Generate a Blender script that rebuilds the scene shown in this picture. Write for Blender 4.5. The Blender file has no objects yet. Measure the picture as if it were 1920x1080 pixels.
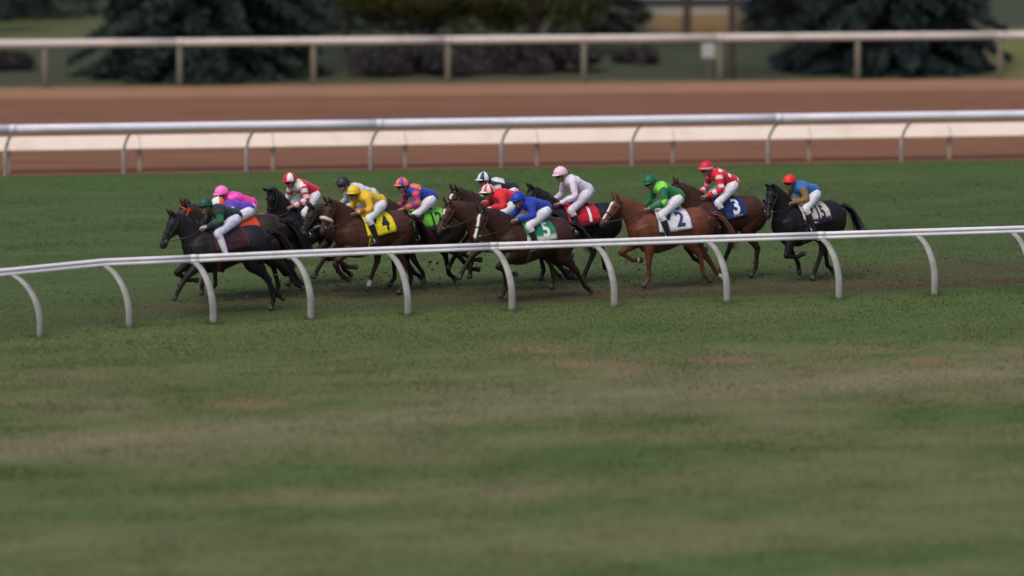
import bpy, bmesh, math, random
import numpy as np
from mathutils import Vector, Matrix

sc = bpy.context.scene
col = sc.collection
R = math.radians
rng = np.random.default_rng(11)
random.seed(7)

# ------------------------------------------------------------------ camera
CAM_H, FPX, PITCH = 13.4, 11600.0, math.atan(1370.0 / 11600.0)
cam_d = bpy.data.cameras.new('camera')
cam = bpy.data.objects.new('camera', cam_d)
col.objects.link(cam)
cam.location = (0, 0, CAM_H)
cam.rotation_euler = (math.pi / 2 - PITCH, 0, 0)
cam_d.sensor_width = 36.0
cam_d.lens = 36.0 * FPX / 1920.0
cam_d.clip_start = 1.0
cam_d.clip_end = 6000.0
cam_d.dof.use_dof = True
cam_d.dof.focus_distance = 115.5
cam_d.dof.aperture_fstop = 0.45
sc.camera = cam

# ------------------------------------------------------------------ sky, sun, exposure
SUN_EL, SUN_AZ = 58.0, 205.0          # azimuth: compass style, 0 = +Y, clockwise
w = bpy.data.worlds.new('World')
sc.world = w
w.use_nodes = True
nt = w.node_tree
bg = nt.nodes['Background']
sky = nt.nodes.new('ShaderNodeTexSky')
sky.sky_type = 'NISHITA'
sky.sun_disc = False
sky.sun_elevation = R(SUN_EL)
sky.sun_rotation = R(SUN_AZ)
sky.air_density = 1.0
sky.dust_density = 4.0
sky.ozone_density = 1.0
nt.links.new(sky.outputs[0], bg.inputs[0])
bg.inputs[1].default_value = 0.125
sun_d = bpy.data.lights.new('sun', 'SUN')
sun_d.energy = 1.1
sun_d.angle = R(50)
sun_d.color = (1.0, 0.95, 0.89)
sun = bpy.data.objects.new('sun', sun_d)
col.objects.link(sun)
sd = Vector((math.sin(R(SUN_AZ)) * math.cos(R(SUN_EL)), math.cos(R(SUN_AZ)) * math.cos(R(SUN_EL)), math.sin(R(SUN_EL))))
sun.rotation_euler = sd.to_track_quat('Z', 'Y').to_euler()
sun.location = (0, 60, 60)
vs = sc.view_settings
vs.view_transform = 'Standard'
vs.look = 'None'
vs.gamma = 1.0
vs.use_curve_mapping = False
vs.exposure = 0.35
sc.render.engine = 'CYCLES'
sc.cycles.use_denoising = True
sc.cycles.max_bounces = 6


# ------------------------------------------------------------------ helpers
def gp(px, py, z=0.0):
    """point of the plane at height z that lies at a place of the photograph"""
    d = Vector((px - 960.0, FPX, -(py - 540.0)))
    c, s = math.cos(PITCH), math.sin(PITCH)
    dw = Vector((d.x, d.y * c + d.z * s, -d.y * s + d.z * c))
    t = (z - CAM_H) / dw.z
    return Vector((0, 0, CAM_H)) + dw * t


def srgb(r, g, b):
    f = lambda v: ((v / 255.0 + 0.055) / 1.055) ** 2.4 if v > 10 else v / 255.0 / 12.92
    return (f(r), f(g), f(b))


def tag(o, label=None, cat=None, group=None, kind=None):
    if label: o['label'] = label
    if cat: o['category'] = cat
    if group: o['group'] = group
    if kind: o['kind'] = kind
    return o


def link(name, me, mat=None, parent=None, smooth=False):
    o = bpy.data.objects.new(name, me)
    col.objects.link(o)
    if mat is not None and len(me.materials) == 0: me.materials.append(mat)
    if parent is not None: o.parent = parent
    if smooth: me.shade_smooth()
    return o


def empty(name, loc=(0, 0, 0), rz=0.0):
    o = bpy.data.objects.new(name, None)
    col.objects.link(o)
    o.location = loc
    o.rotation_euler = (0, 0, rz)
    return o


def setcol(me, cols, name='Col'):
    cols = np.asarray(cols, dtype=np.float32)
    if cols.shape[1] == 3: cols = np.concatenate([cols, np.ones((len(cols), 1), np.float32)], 1)
    a = me.color_attributes.new(name, 'FLOAT_COLOR', 'POINT')
    a.data.foreach_set('color', cols.ravel())


def verts_of(me):
    v = np.empty(len(me.vertices) * 3, np.float32)
    me.vertices.foreach_get('co', v)
    return v.reshape(-1, 3).astype(float)


class MB:
    """collects vertices and faces of one mesh"""
    def __init__(self): self.v, self.f = [], []

    def add(self, v, f):
        o = len(self.v)
        self.v += [tuple(p) for p in v]
        self.f += [tuple(i + o for i in q) for q in f]
        return self

    def loft(self, secs, lat=(0, 1, 0), n=14, sub=4):
        """tube through sections (x, y, z, radius across lat, radius along lat)"""
        S = np.array(secs, float)
        if sub > 1 and len(S) > 2:
            P = np.vstack([2 * S[0] - S[1], S, 2 * S[-1] - S[-2]])
            out = []
            for i in range(1, len(P) - 2):
                for k in range(sub):
                    t = k / sub
                    a, b, c, d = P[i - 1], P[i], P[i + 1], P[i + 2]
                    out.append(0.5 * (2 * b + (c - a) * t + (2 * a - 5 * b + 4 * c - d) * t * t + (3 * b - a - 3 * c + d) * t ** 3))
            out.append(S[-1])
            S = np.array(out)
        S[:, 3:] = np.maximum(S[:, 3:], 0.003)
        T = np.gradient(S[:, :3], axis=0)
        T /= np.linalg.norm(T, axis=1)[:, None] + 1e-9
        lat = np.array(lat, float)
        vs_, fs = [], []
        for i in range(len(S)):
            L = lat - T[i] * lat.dot(T[i])
            L /= np.linalg.norm(L) + 1e-9
            N = np.cross(T[i], L)
            for k in range(n):
                a = 2 * math.pi * k / n
                vs_.append(S[i, :3] + L * S[i, 4] * math.cos(a) + N * S[i, 3] * math.sin(a))
        m = len(S)
        for i in range(m - 1):
            for k in range(n):
                k2 = (k + 1) % n
                fs.append((i * n + k, i * n + k2, (i + 1) * n + k2, (i + 1) * n + k))
        for i, sgn in ((0, -1), (m - 1, 1)):
            c = len(vs_)
            vs_.append(S[i, :3] + T[i] * sgn * min(S[i, 3], S[i, 4]) * 0.6)
            for k in range(n):
                k2 = (k + 1) % n
                q = (i * n + k2, i * n + k, c) if sgn < 0 else (i * n + k, i * n + k2, c)
                fs.append(q)
        return self.add(vs_, fs)

    def tube(self, pts, r, n=8, sub=1):
        p = np.array(pts, float)
        d = p[-1] - p[0]
        lat = (0, 1, 0) if abs(d[1]) < 0.8 * np.linalg.norm(d) else (1, 0, 0.01)
        return self.loft([(*q, r, r) for q in p], lat, n, sub)

    def box(self, c, s, M=None):
        x, y, z = s[0] / 2, s[1] / 2, s[2] / 2
        v = [Vector((i * x, j * y, k * z)) for i in (-1, 1) for j in (-1, 1) for k in (-1, 1)]
        if M is not None: v = [M @ p for p in v]
        v = [p + Vector(c) for p in v]
        f = [(0, 1, 3, 2), (4, 6, 7, 5), (0, 4, 5, 1), (2, 3, 7, 6), (0, 2, 6, 4), (1, 5, 7, 3)]
        return self.add(v, f)

    def ellipsoid(self, c, r, n=12, m=8):
        vs_, fs = [], []
        for i in range(m + 1):
            th = math.pi * i / m
            for k in range(n):
                a = 2 * math.pi * k / n
                vs_.append((c[0] + r[0] * math.sin(th) * math.cos(a), c[1] + r[1] * math.sin(th) * math.sin(a), c[2] + r[2] * math.cos(th)))
        for i in range(m):
            for k in range(n):
                k2 = (k + 1) % n
                fs.append((i * n + k, (i + 1) * n + k, (i + 1) * n + k2, i * n + k2))
        return self.add(vs_, fs)

    def mesh(self, name):
        me = bpy.data.meshes.new(name)
        me.from_pydata(self.v, [], self.f)
        me.update()
        return me

    def build(self, name, mat, parent=None, smooth=True):
        return link(name, self.mesh(name), mat, parent, smooth)

    def fused(self, name, voxel, iters=3):
        """one continuous surface over all the overlapping pieces"""
        me = self.mesh('tmp')
        o = bpy.data.objects.new('tmp', me)
        col.objects.link(o)
        r = o.modifiers.new('r', 'REMESH')
        r.mode = 'VOXEL'
        r.voxel_size = voxel
        if iters:
            s = o.modifiers.new('s', 'SMOOTH')
            s.factor = 0.5
            s.iterations = iters
        dg = bpy.context.evaluated_depsgraph_get()
        out = bpy.data.meshes.new_from_object(o.evaluated_get(dg))
        out.name = name
        bpy.data.objects.remove(o)
        bpy.data.meshes.remove(me)
        out.shade_smooth()
        return out


def fast_mesh(name, V, tris_n):
    """mesh of independent triangles, V = (3n, 3)"""
    me = bpy.data.meshes.new(name)
    n = tris_n
    me.vertices.add(3 * n)
    me.vertices.foreach_set('co', V.astype(np.float32).ravel())
    me.loops.add(3 * n)
    me.loops.foreach_set('vertex_index', np.arange(3 * n, dtype=np.int32))
    me.polygons.add(n)
    me.polygons.foreach_set('loop_start', np.arange(0, 3 * n, 3, dtype=np.int32))
    me.update(calc_edges=True)
    me.validate()
    return me


# ------------------------------------------------------------------ noise in world metres
_perm = rng.random((256, 256))


def vnoise(x, y):
    xi, yi = np.floor(x).astype(int), np.floor(y).astype(int)
    fx, fy = x - xi, y - yi
    fx, fy = fx * fx * (3 - 2 * fx), fy * fy * (3 - 2 * fy)
    g = lambda a, b: _perm[a % 256, b % 256]
    return (g(xi, yi) * (1 - fx) + g(xi + 1, yi) * fx) * (1 - fy) + (g(xi, yi + 1) * (1 - fx) + g(xi + 1, yi + 1) * fx) * fy


def fbm(x, y, o=4):
    s, a, t = 0, 1.0, 0
    for i in range(o):
        s = s + a * vnoise(x * 2 ** i + 17.3 * i, y * 2 ** i + 5.1 * i)
        t += a
        a *= 0.55
    return s / t


def sstep(a, b, x):
    t = np.clip((x - a) / (b - a), 0, 1)
    return t * t * (3 - 2 * t)


# ------------------------------------------------------------------ materials
def newmat(name, rough=0.6, spec=0.3):
    m = bpy.data.materials.new(name)
    m.use_nodes = True
    b = m.node_tree.nodes['Principled BSDF']
    b.inputs['Roughness'].default_value = rough
    b.inputs['Specular IOR Level'].default_value = spec
    return m, m.node_tree, b


def mat_attr(name, rough=0.6, spec=0.3, nscale=8.0, namt=0.25, bscale=60.0, bstr=0.15, bdist=0.01, sheen=0.0, coords='Object', stretch=(1, 1, 1)):
    """colour attribute varied by noise, with fine relief"""
    m, t, b = newmat(name, rough, spec)
    at = t.nodes.new('ShaderNodeAttribute')
    at.attribute_name = 'Col'
    tc = t.nodes.new('ShaderNodeTexCoord')
    mp = t.nodes.new('ShaderNodeMapping')
    mp.inputs['Scale'].default_value = stretch
    t.links.new(tc.outputs[coords], mp.inputs[0])
    n1 = t.nodes.new('ShaderNodeTexNoise')
    n1.inputs['Scale'].default_value = nscale
    n1.inputs['Detail'].default_value = 5
    t.links.new(mp.outputs[0], n1.inputs[0])
    mr = t.nodes.new('ShaderNodeMapRange')
    mr.inputs[1].default_value = 0.25
    mr.inputs[2].default_value = 0.75
    mr.inputs[3].default_value = 1 - namt
    mr.inputs[4].default_value = 1 + namt
    t.links.new(n1.outputs[0], mr.inputs[0])
    mx = t.nodes.new('ShaderNodeVectorMath')
    mx.operation = 'SCALE'
    t.links.new(at.outputs['Color'], mx.inputs[0])
    t.links.new(mr.outputs[0], mx.inputs['Scale'])
    t.links.new(mx.outputs[0], b.inputs['Base Color'])
    n2 = t.nodes.new('ShaderNodeTexNoise')
    n2.inputs['Scale'].default_value = bscale
    n2.inputs['Detail'].default_value = 3
    t.links.new(mp.outputs[0], n2.inputs[0])
    bp = t.nodes.new('ShaderNodeBump')
    bp.inputs['Strength'].default_value = bstr
    bp.inputs['Distance'].default_value = bdist
    t.links.new(n2.outputs[0], bp.inputs['Height'])
    t.links.new(bp.outputs[0], b.inputs['Normal'])
    if sheen: b.inputs['Sheen Weight'].default_value = sheen
    return m


def mat_plain(name, c, rough=0.5, spec=0.35, namt=0.12, nscale=6.0, bstr=0.05, bscale=80.0, metal=0.0, dirt=None, dirt_lo=0.5, dirt_hi=0.75):
    """one colour with weathering"""
    m, t, b = newmat(name, rough, spec)
    tc = t.nodes.new('ShaderNodeTexCoord')
    n1 = t.nodes.new('ShaderNodeTexNoise')
    n1.inputs['Scale'].default_value = nscale
    n1.inputs['Detail'].default_value = 6
    t.links.new(tc.outputs['Object'], n1.inputs[0])
    cr = t.nodes.new('ShaderNodeValToRGB')
    c2 = dirt or tuple(v * (1 - 2 * namt) for v in c)
    cr.color_ramp.elements[0].position = dirt_lo
    cr.color_ramp.elements[0].color = (*c, 1)
    cr.color_ramp.elements[1].position = dirt_hi
    cr.color_ramp.elements[1].color = (*c2, 1)
    t.links.new(n1.outputs[0], cr.inputs[0])
    t.links.new(cr.outputs[0], b.inputs['Base Color'])
    b.inputs['Metallic'].default_value = metal
    n2 = t.nodes.new('ShaderNodeTexNoise')
    n2.inputs['Scale'].default_value = bscale
    t.links.new(tc.outputs['Object'], n2.inputs[0])
    bp = t.nodes.new('ShaderNodeBump')
    bp.inputs['Strength'].default_value = bstr
    bp.inputs['Distance'].default_value = 0.02
    t.links.new(n2.outputs[0], bp.inputs['Height'])
    t.links.new(bp.outputs[0], b.inputs['Normal'])
    return m


M_ground = mat_attr('turf', 0.95, 0.08, nscale=7.0, namt=0.13, bscale=50.0, bstr=0.22, bdist=0.02, stretch=(0.7, 1, 1))
M_blade = mat_attr('grass_blades', 0.75, 0.15, nscale=3.0, namt=0.1, bstr=0.0)
# grass blades let light through
_t = M_blade.node_tree
_b = _t.nodes['Principled BSDF']
_tr = _t.nodes.new('ShaderNodeBsdfTranslucent')
_mx = _t.nodes.new('ShaderNodeMixShader')
_mx.inputs[0].default_value = 0.45
_t.links.new(_b.inputs['Base Color'].links[0].from_socket, _tr.inputs['Color'])
_t.links.new(_b.outputs[0], _mx.inputs[1])
_t.links.new(_tr.outputs[0], _mx.inputs[2])
_t.links.new(_mx.outputs[0], _t.nodes['Material Output'].inputs['Surface'])
M_dirt = mat_attr('track_dirt', 0.97, 0.06, nscale=2.0, namt=0.12, bscale=9.0, bstr=0.5, bdist=0.03, stretch=(0.25, 1.6, 1))
M_coat = mat_attr('horse_coat', 0.52, 0.24, nscale=6.0, namt=0.22, bscale=11.0, bstr=0.30, bdist=0.03)
M_hair = mat_attr('horse_hair', 0.55, 0.3, nscale=10, namt=0.3, bstr=0.0)
M_silk = mat_attr('racing_silk', 0.6, 0.2, nscale=7.0, namt=0.14, bscale=17.0, bstr=0.75, bdist=0.03, sheen=0.15, stretch=(1.0, 1.6, 1.0))
M_skin = mat_attr('skin', 0.55, 0.3, nscale=12, namt=0.12, bstr=0.05)
M_leaf = mat_attr('foliage', 0.7, 0.15, nscale=1.2, namt=0.3, bstr=0.0)
M_cap = mat_attr('cap_silk', 0.45, 0.35, nscale=5.0, namt=0.06, bscale=20, bstr=0.15, bdist=0.01)
M_white = mat_plain('white_rail_plastic', (0.70, 0.66, 0.69), 0.42, 0.4, nscale=2.2, dirt=(0.58, 0.55, 0.55))
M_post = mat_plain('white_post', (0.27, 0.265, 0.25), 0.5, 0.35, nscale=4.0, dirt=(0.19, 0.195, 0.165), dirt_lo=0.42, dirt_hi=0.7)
M_tube = mat_plain('white_metal_rail', (0.66, 0.63, 0.71), 0.38, 0.4, nscale=1.5, dirt=(0.55, 0.54, 0.57))
M_armg = mat_plain('grey_metal', (0.62, 0.57, 0.53), 0.5, 0.4, nscale=5)
M_cover = mat_plain('beige_cover', (0.66, 0.55, 0.465), 0.55, 0.3, nscale=1.6, dirt=(0.57, 0.465, 0.385))
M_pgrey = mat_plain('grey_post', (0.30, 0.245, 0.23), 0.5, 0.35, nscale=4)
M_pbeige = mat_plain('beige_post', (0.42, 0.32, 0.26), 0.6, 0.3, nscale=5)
M_cream = mat_plain('cream_rail', (0.56, 0.50, 0.45), 0.5, 0.35, nscale=1.5, dirt=(0.44, 0.38, 0.33))
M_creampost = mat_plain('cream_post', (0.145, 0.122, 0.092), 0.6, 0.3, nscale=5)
M_leather = mat_plain('black_leather', (0.016, 0.014, 0.014), 0.42, 0.4)
M_tan = mat_plain('brown_leather', (0.07, 0.03, 0.016), 0.45, 0.4)
M_steel = mat_plain('steel', (0.5, 0.5, 0.5), 0.3, 0.5, metal=1.0)
M_eye = mat_plain('eye', (0.008, 0.006, 0.005), 0.1, 0.6, namt=0)
M_bark = mat_plain('bark', (0.075, 0.055, 0.05), 0.9, 0.1, nscale=9, bstr=0.5, bscale=25)
M_fleece = mat_plain('sheepskin', (0.60, 0.52, 0.40), 0.95, 0.1, nscale=20, bstr=0.8, bscale=60)
M_pale = mat_plain('pale_paint', (0.55, 0.55, 0.60), 0.6, 0.3)
M_dark = mat_plain('dark_paint', (0.03, 0.03, 0.04), 0.6, 0.3)
M_roof = mat_plain('roof_metal', (0.20, 0.21, 0.22), 0.5, 0.4)
M_glass = mat_plain('window_glass', (0.02, 0.025, 0.03), 0.08, 0.6, namt=0)
M_conc = mat_plain('concrete', (0.36, 0.34, 0.31), 0.85, 0.2, nscale=5)
_pm = {}


def paint(c, rough=0.5):
    k = tuple(round(v, 3) for v in c)
    if k not in _pm: _pm[k] = mat_plain('paint_%d' % len(_pm), c, rough, 0.3, namt=0.06)
    return _pm[k]


# ------------------------------------------------------------------ layout lines (ground positions of the fences)
near_px = [(75, 632), (242, 614), (400, 607), (583, 598), (765, 590), (960, 582), (1152, 575), (1363, 567), (1573, 560), (1752, 554)]
NEAR = [gp(*p) for p in near_px]
step = NEAR[-1] - NEAR[-2]
for i in range(5): NEAR.append(NEAR[-1] + step * 1.02)
step = NEAR[0] - NEAR[1]
for i in range(4):
    step = Matrix.Rotation(R(-3), 3, 'Z') @ step
    NEAR.insert(0, NEAR[0] + step)
mid_x = [10, 232, 462, 695, 940, 1185, 1440, 1690, 1945]
MID = [gp(x, 329.5 - 0.0155 * x) for x in mid_x]
for i in range(3): MID.append(2 * MID[-1] - MID[-2])
for i in range(3): MID.insert(0, 2 * MID[0] - MID[1])
far_x = [85, 337, 588, 840, 1095, 1350, 1608, 1875]
FAR = [gp(x, 164.5 - 0.0093 * x) for x in far_x]
for i in range(3): FAR.append(2 * FAR[-1] - FAR[-2])
for i in range(3): FAR.insert(0, 2 * FAR[0] - FAR[1])


def line_fn(pts, off=0.0):
    xs = np.array([p.x for p in pts]); ys = np.array([p.y for p in pts])
    s1 = (ys[-1] - ys[-2]) / (xs[-1] - xs[-2])
    s0 = min((ys[1] - ys[0]) / (xs[1] - xs[0]), 0.36)
    def f(x):
        x = np.asarray(x, float)
        y = np.interp(x, xs, ys)
        y = np.where(x > xs[-1], ys[-1] + (x - xs[-1]) * s1, y)
        return np.where(x < xs[0], ys[0] + (x - xs[0]) * s0, y) + off
    return f


f_near, f_mid, f_far = line_fn(NEAR), line_fn(MID, -0.12), line_fn(FAR, -0.25)
P0, P1 = gp(0, 835), gp(1920, 690)
pdir = (P1 - P0).normalized()
PATCH = [(1010, 655, 130, 14), (1190, 692, 75, 9), (1090, 683, 130, 12), (1370, 674, 110, 12), (1735, 676, 60, 9), (1905, 658, 45, 9), (470, 757, 110, 14),
         (180, 765, 190, 32), (120, 705, 90, 12), (950, 745, 190, 14), (300, 850, 300, 30), (60, 850, 160, 25), (760, 850, 220, 22), (1500, 790, 160, 18), (980, 925, 160, 20), (1640, 855, 200, 12), (620, 930, 200, 18)]
PW = []
for (px, py, rx, ry) in PATCH:
    c = gp(px, py)
    PW.append((c.x, c.y, (gp(px + rx, py) - c).length, (gp(px, py - ry) - c).length))


def turf_col(x, y):
    """colour of grass and soil at a place of the ground"""
    dn = y - f_near(x)                      # metres beyond the running rail
    dm = f_mid(x) - y
    along = x * 0.94 + y * 0.34
    acr = -x * 0.34 + y * 0.94
    a = fbm(along * 0.10, acr * 0.42)
    b = fbm(along * 0.34 + 40, acr * 1.1 + 9)
    c = fbm(along * 1.0 + 7, acr * 3.2 + 31)
    g1 = np.array([0.074, 0.108, 0.033]); g2 = np.array([0.106, 0.126, 0.050]); tan = np.array([0.162, 0.138, 0.078]); soil = np.array([0.190, 0.132, 0.080])
    mix = lambda p, q, t: p + (q - p) * t[..., None]
    k = np.clip((a - 0.5) * 2.2 + (b - 0.5) * 1.3 + 0.5, 0, 1)
    colr = mix(np.broadcast_to(g1, x.shape + (3,)), np.broadcast_to(g2, x.shape + (3,)), k)
    # verge on the camera's side: dry patches, path and bare spots, the further from the rail the drier
    dry = sstep(2.0, 9.0, -dn) * (1 - 0.35 * sstep(16, 24, -dn)) * sstep(0.36, 0.66, 0.55 * a + 0.3 * b + 0.15 * c + 0.02)
    colr = mix(colr, tan, dry * 0.55)
    pd = np.abs((x - P0.x) * pdir.y - (y - P0.y) * pdir.x) + (b - 0.5) * 0.7
    pth = (1 - sstep(0.1, 1.5, pd)) * (0.2 + 0.8 * b)
    colr = mix(colr, np.array([0.215, 0.18, 0.11]), np.clip(pth, 0, 1) * 0.85)
    for i, (cx, cy, rx, ry) in enumerate(PW):
        r = np.hypot((x - cx) / rx, (y - cy) / ry) + (b - 0.5) * 1.1 + (c - 0.5) * 0.6
        colr = mix(colr, soil if i < 7 else tan * 1.05, (1 - sstep(0.25, 1.15, r)) * (0.72 if i < 7 else 0.5))
    # the course itself: even, darker green, galloped brown in the lane beside the rail
    cg = mix(np.broadcast_to(np.array([0.058, 0.086, 0.030]), x.shape + (3,)), np.broadcast_to(np.array([0.076, 0.103, 0.038]), x.shape + (3,)), np.clip((b - 0.5) * 1.6 + (a - 0.5) * 1.2 + 0.5, 0, 1))
    cg = mix(cg, np.array([0.060, 0.108, 0.027]), (1 - sstep(0.5, 6.0, dm)) * 0.75)
    lane = sstep(0.5, 1.6, dn) * (1 - sstep(3.6, 6.5, dn)) * sstep(0.32, 0.62, 0.5 * a + 0.35 * b + 0.15 * c + 0.04) * sstep(-11, -5, x)
    cg = mix(cg, np.array([0.074, 0.055, 0.033]), np.clip(lane, 0, 1) * 0.9)
    colr = mix(colr, cg, sstep(-0.2, 0.5, dn))
    return colr * (0.9 + 0.2 * c)[..., None]


def dirt_col(x, y):
    d = f_far(x) - y
    e = y - f_mid(x)
    a = fbm(x * 0.05, y * 0.9 - x * 0.1)
    b = fbm(x * 0.3 + 3, y * 3.4 - x * 0.38)
    base = np.array([0.178, 0.086, 0.051])
    lt = np.array([0.275, 0.150, 0.096])
    dk = np.array([0.130, 0.070, 0.052])
    mix = lambda p, q, t: p + (q - p) * t[..., None]
    c = mix(np.broadcast_to(base, x.shape + (3,)), dk, np.clip((a - 0.45) * 1.5, 0, 1))
    c = mix(c, lt, (1 - sstep(2.6, 3.6, d + (a - 0.5) * 1.2 + (b - 0.5) * 0.8)) * 0.85)
    c = mix(c, np.array([0.185, 0.086, 0.053]), (1 - sstep(1.0, 3.5, e)) * 0.6)
    return c * (0.78 + 0.44 * b)[..., None]


def back_col(x, y):
    a = fbm(x * 0.25 + 50, y * 0.12 + 3)
    b = fbm(x * 1.2, y * 0.8)
    mix = lambda p, q, t: p + (q - p) * t[..., None]
    c = mix(np.broadcast_to(np.array([0.046, 0.054, 0.032]), x.shape + (3,)), np.array([0.070, 0.062, 0.042]), np.clip((a - 0.4) * 2.2, 0, 1))
    c = mix(c, np.array([0.15, 0.11, 0.06]), (1 - sstep(0.5, 1.5, y - f_far(x) + (b - 0.5))) * 0.8)
    bank = gp(1315, 45)
    r = np.hypot((x - bank.x) / 1.9, (y - bank.y) / 6.5) + (b - 0.5) * 0.5
    c = mix(c, np.array([0.17, 0.105, 0.045]), 1 - sstep(0.7, 1.05, r))
    lawn = gp(1925, 105)
    r = np.hypot((x - lawn.x) / 2.0, (y - lawn.y) / 12) + (b - 0.5) * 0.4
    c = mix(c, np.array([0.13, 0.125, 0.045]), 1 - sstep(0.6, 1.1, r))
    lw = gp(60, 52)
    r = np.hypot((x - lw.x) / 3.0, (y - lw.y) / 8) + (b - 0.5) * 0.4
    c = mix(c, np.array([0.085, 0.10, 0.042]), (1 - sstep(0.6, 1.1, r)) * 0.9)
    return c * (0.85 + 0.3 * b)[..., None]


def sheet(name, fa, fb, nv, colf, mat, z, amp=0.0, dens=0.12):
    xs = np.concatenate([np.linspace(-90, -17, 24)[:-1], np.arange(-17, 17, dens), np.linspace(17, 90, 24)])
    v = np.linspace(0, 1, nv)
    A, B = fa(xs), fb(xs)
    X = np.repeat(xs[:, None], nv, 1)
    Y = A[:, None] * (1 - v) + B[:, None] * v
    Z = np.full_like(X, z) + amp * (fbm(X * 0.8, Y * 0.8) - 0.5) * np.minimum(1, 6 * np.minimum(v, 1 - v))
    n = len(xs)
    V = np.stack([X, Y, Z], -1).reshape(-1, 3)
    i, j = np.meshgrid(np.arange(n - 1), np.arange(nv - 1), indexing='ij')
    q = np.stack([i * nv + j, (i + 1) * nv + j, (i + 1) * nv + j + 1, i * nv + j + 1], -1).reshape(-1, 4)
    me = bpy.data.meshes.new(name)
    me.vertices.add(len(V)); me.vertices.foreach_set('co', V.astype(np.float32).ravel())
    me.loops.add(q.size); me.loops.foreach_set('vertex_index', q.astype(np.int32).ravel())
    me.polygons.add(len(q)); me.polygons.foreach_set('loop_start', np.arange(0, q.size, 4, dtype=np.int32))
    me.update(calc_edges=True)
    setcol(me, colf(X.ravel(), Y.ravel()))
    o = link(name, me, mat, None, True)
    return tag(o, kind='structure')


# ------------------------------------------------------------------ the setting
gm = bpy.data.meshes.new('ground')
gm.from_pydata([(-3000, -500, -0.06), (3000, -500, -0.06), (3000, 5000, -0.06), (-3000, 5000, -0.06)], [], [(0, 1, 2, 3)])
setcol(gm, np.tile([0.07, 0.085, 0.035], (4, 1)))
g = tag(link('ground', gm, M_ground), 'wide dull green land reaching beyond the course', kind='structure')
o = sheet('grass_verge', lambda x: np.full_like(x, 66.0), f_near, 300, turf_col, M_ground, 0.0, 0.03)
tag(o, 'mottled green and tan verge in front of the running rail')
o = sheet('turf_course', f_near, f_mid, 200, turf_col, M_ground, 0.0, 0.02)
tag(o, 'green turf racing strip under the galloping horses')
o = sheet('dirt_track', f_mid, f_far, 110, dirt_col, M_dirt, -0.004, 0.0, 0.2)
tag(o, 'reddish brown harrowed dirt track beyond the turf')
o = sheet('back_lawn', f_far, lambda x: np.full_like(x, 300.0), 260, back_col, M_ground, -0.01, 0.05, 0.25)
tag(o, 'dull olive lawn behind the outer cream rail')


# ------------------------------------------------------------------ fences
def sweep(mb, path, prof, closed=True):
    """prof: (across, up) points; path: ground-plane polyline with heights"""
    n, k = len(path), len(prof)
    vs_, fs = [], []
    for i, p in enumerate(path):
        a = path[max(0, i - 1)]; b = path[min(n - 1, i + 1)]
        d = (b - a); d.z = 0; d.normalize()
        nrm = Vector((-d.y, d.x, 0))
        for (u, v) in prof: vs_.append(p + nrm * u + Vector((0, 0, v)))
    for i in range(n - 1):
        for j in range(k):
            j2 = (j + 1) % k
            fs.append((i * k + j, (i + 1) * k + j, (i + 1) * k + j2, i * k + j2))
    fs.append(tuple(range(k))); fs.append(tuple((n - 1) * k + j for j in reversed(range(k))))
    return mb.add(vs_, fs)


def pieces(root, path, prof, mat, name, every=2, gap=0.006):
    """rail built of lengths that butt on sleeves"""
    i = 0
    while i < len(path) - 1:
        j = min(i + every, len(path) - 1)
        seg = [p.copy() for p in path[i:j + 1]]
        seg[0] += (seg[1] - seg[0]).normalized() * gap
        seg[-1] += (seg[-2] - seg[-1]).normalized() * gap
        fine = []
        for a, b in zip(seg[:-1], seg[1:]): fine += [a.lerp(b, t) for t in (0, 0.5)]
        fine.append(seg[-1])
        sweep(MB(), fine, prof).build(name, mat, root, True)
        if j < len(path) - 1:
            dv = (path[j + 1] - path[j - 1]).normalized() * 0.07
            big = [(u * 1.09, v * 1.06) for u, v in prof]
            sweep(MB(), [path[j] - dv, path[j], path[j] + dv], big).build('joint_sleeve', mat, root, True)
        i = j


def ring(ru, rv, n=14): return [(ru * math.cos(2 * math.pi * k / n), rv * math.sin(2 * math.pi * k / n)) for k in range(n)]


# near running rail: grooved beam carried on bowed posts that lean over the course
root = tag(empty('running_rail', NEAR[4]), 'white grooved running rail on bowed posts along the near side of the turf', 'rail fence')
inv = Matrix.Translation(-NEAR[4])
tops = []
RAIL_Z = 1.09
for i, p in enumerate(NEAR):
    a, b = NEAR[max(0, i - 1)], NEAR[min(len(NEAR) - 1, i + 1)]
    d = (b - a).normalized()
    nrm = Vector((-d.y, d.x, 0))
    tip = p + nrm * 0.66 - d * 0.13
    tops.append(inv @ (tip + Vector((0, 0, RAIL_Z))))
    q = inv @ p
    ov = tip - p
    path = [(0, -0.25), (0, 0.0), (0.0, 0.30), (0.08, 0.52), (0.27, 0.74), (0.58, 0.93), (0.93, 1.03)]
    jit = random.uniform(-0.02, 0.02)
    secs = [(q.x + ov.x * s + jit * z, q.y + ov.y * s, q.z + z, 0.035, 0.066 - 0.012 * s) for s, z in path]
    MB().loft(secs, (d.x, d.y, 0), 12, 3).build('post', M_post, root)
    MB().box((tops[-1].x, tops[-1].y, tops[-1].z - 0.062), (0.17, 0.075, 0.055), Matrix.Rotation(math.atan2(d.y, d.x), 3, 'Z')).build('bracket', M_post, root, False)
gprof = [(-0.03, -0.068), (-0.048, -0.055), (-0.052, -0.03), (-0.046, -0.014), (-0.022, -0.006), (-0.022, 0.010), (-0.046, 0.018), (-0.052, 0.034), (-0.046, 0.056), (-0.028, 0.068),
         (0.028, 0.068), (0.046, 0.056), (0.052, 0.034), (0.052, -0.03), (0.046, -0.055), (0.03, -0.068)]
pieces(root, tops, gprof[::-1], M_white, 'rail_beam', 3)

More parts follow.
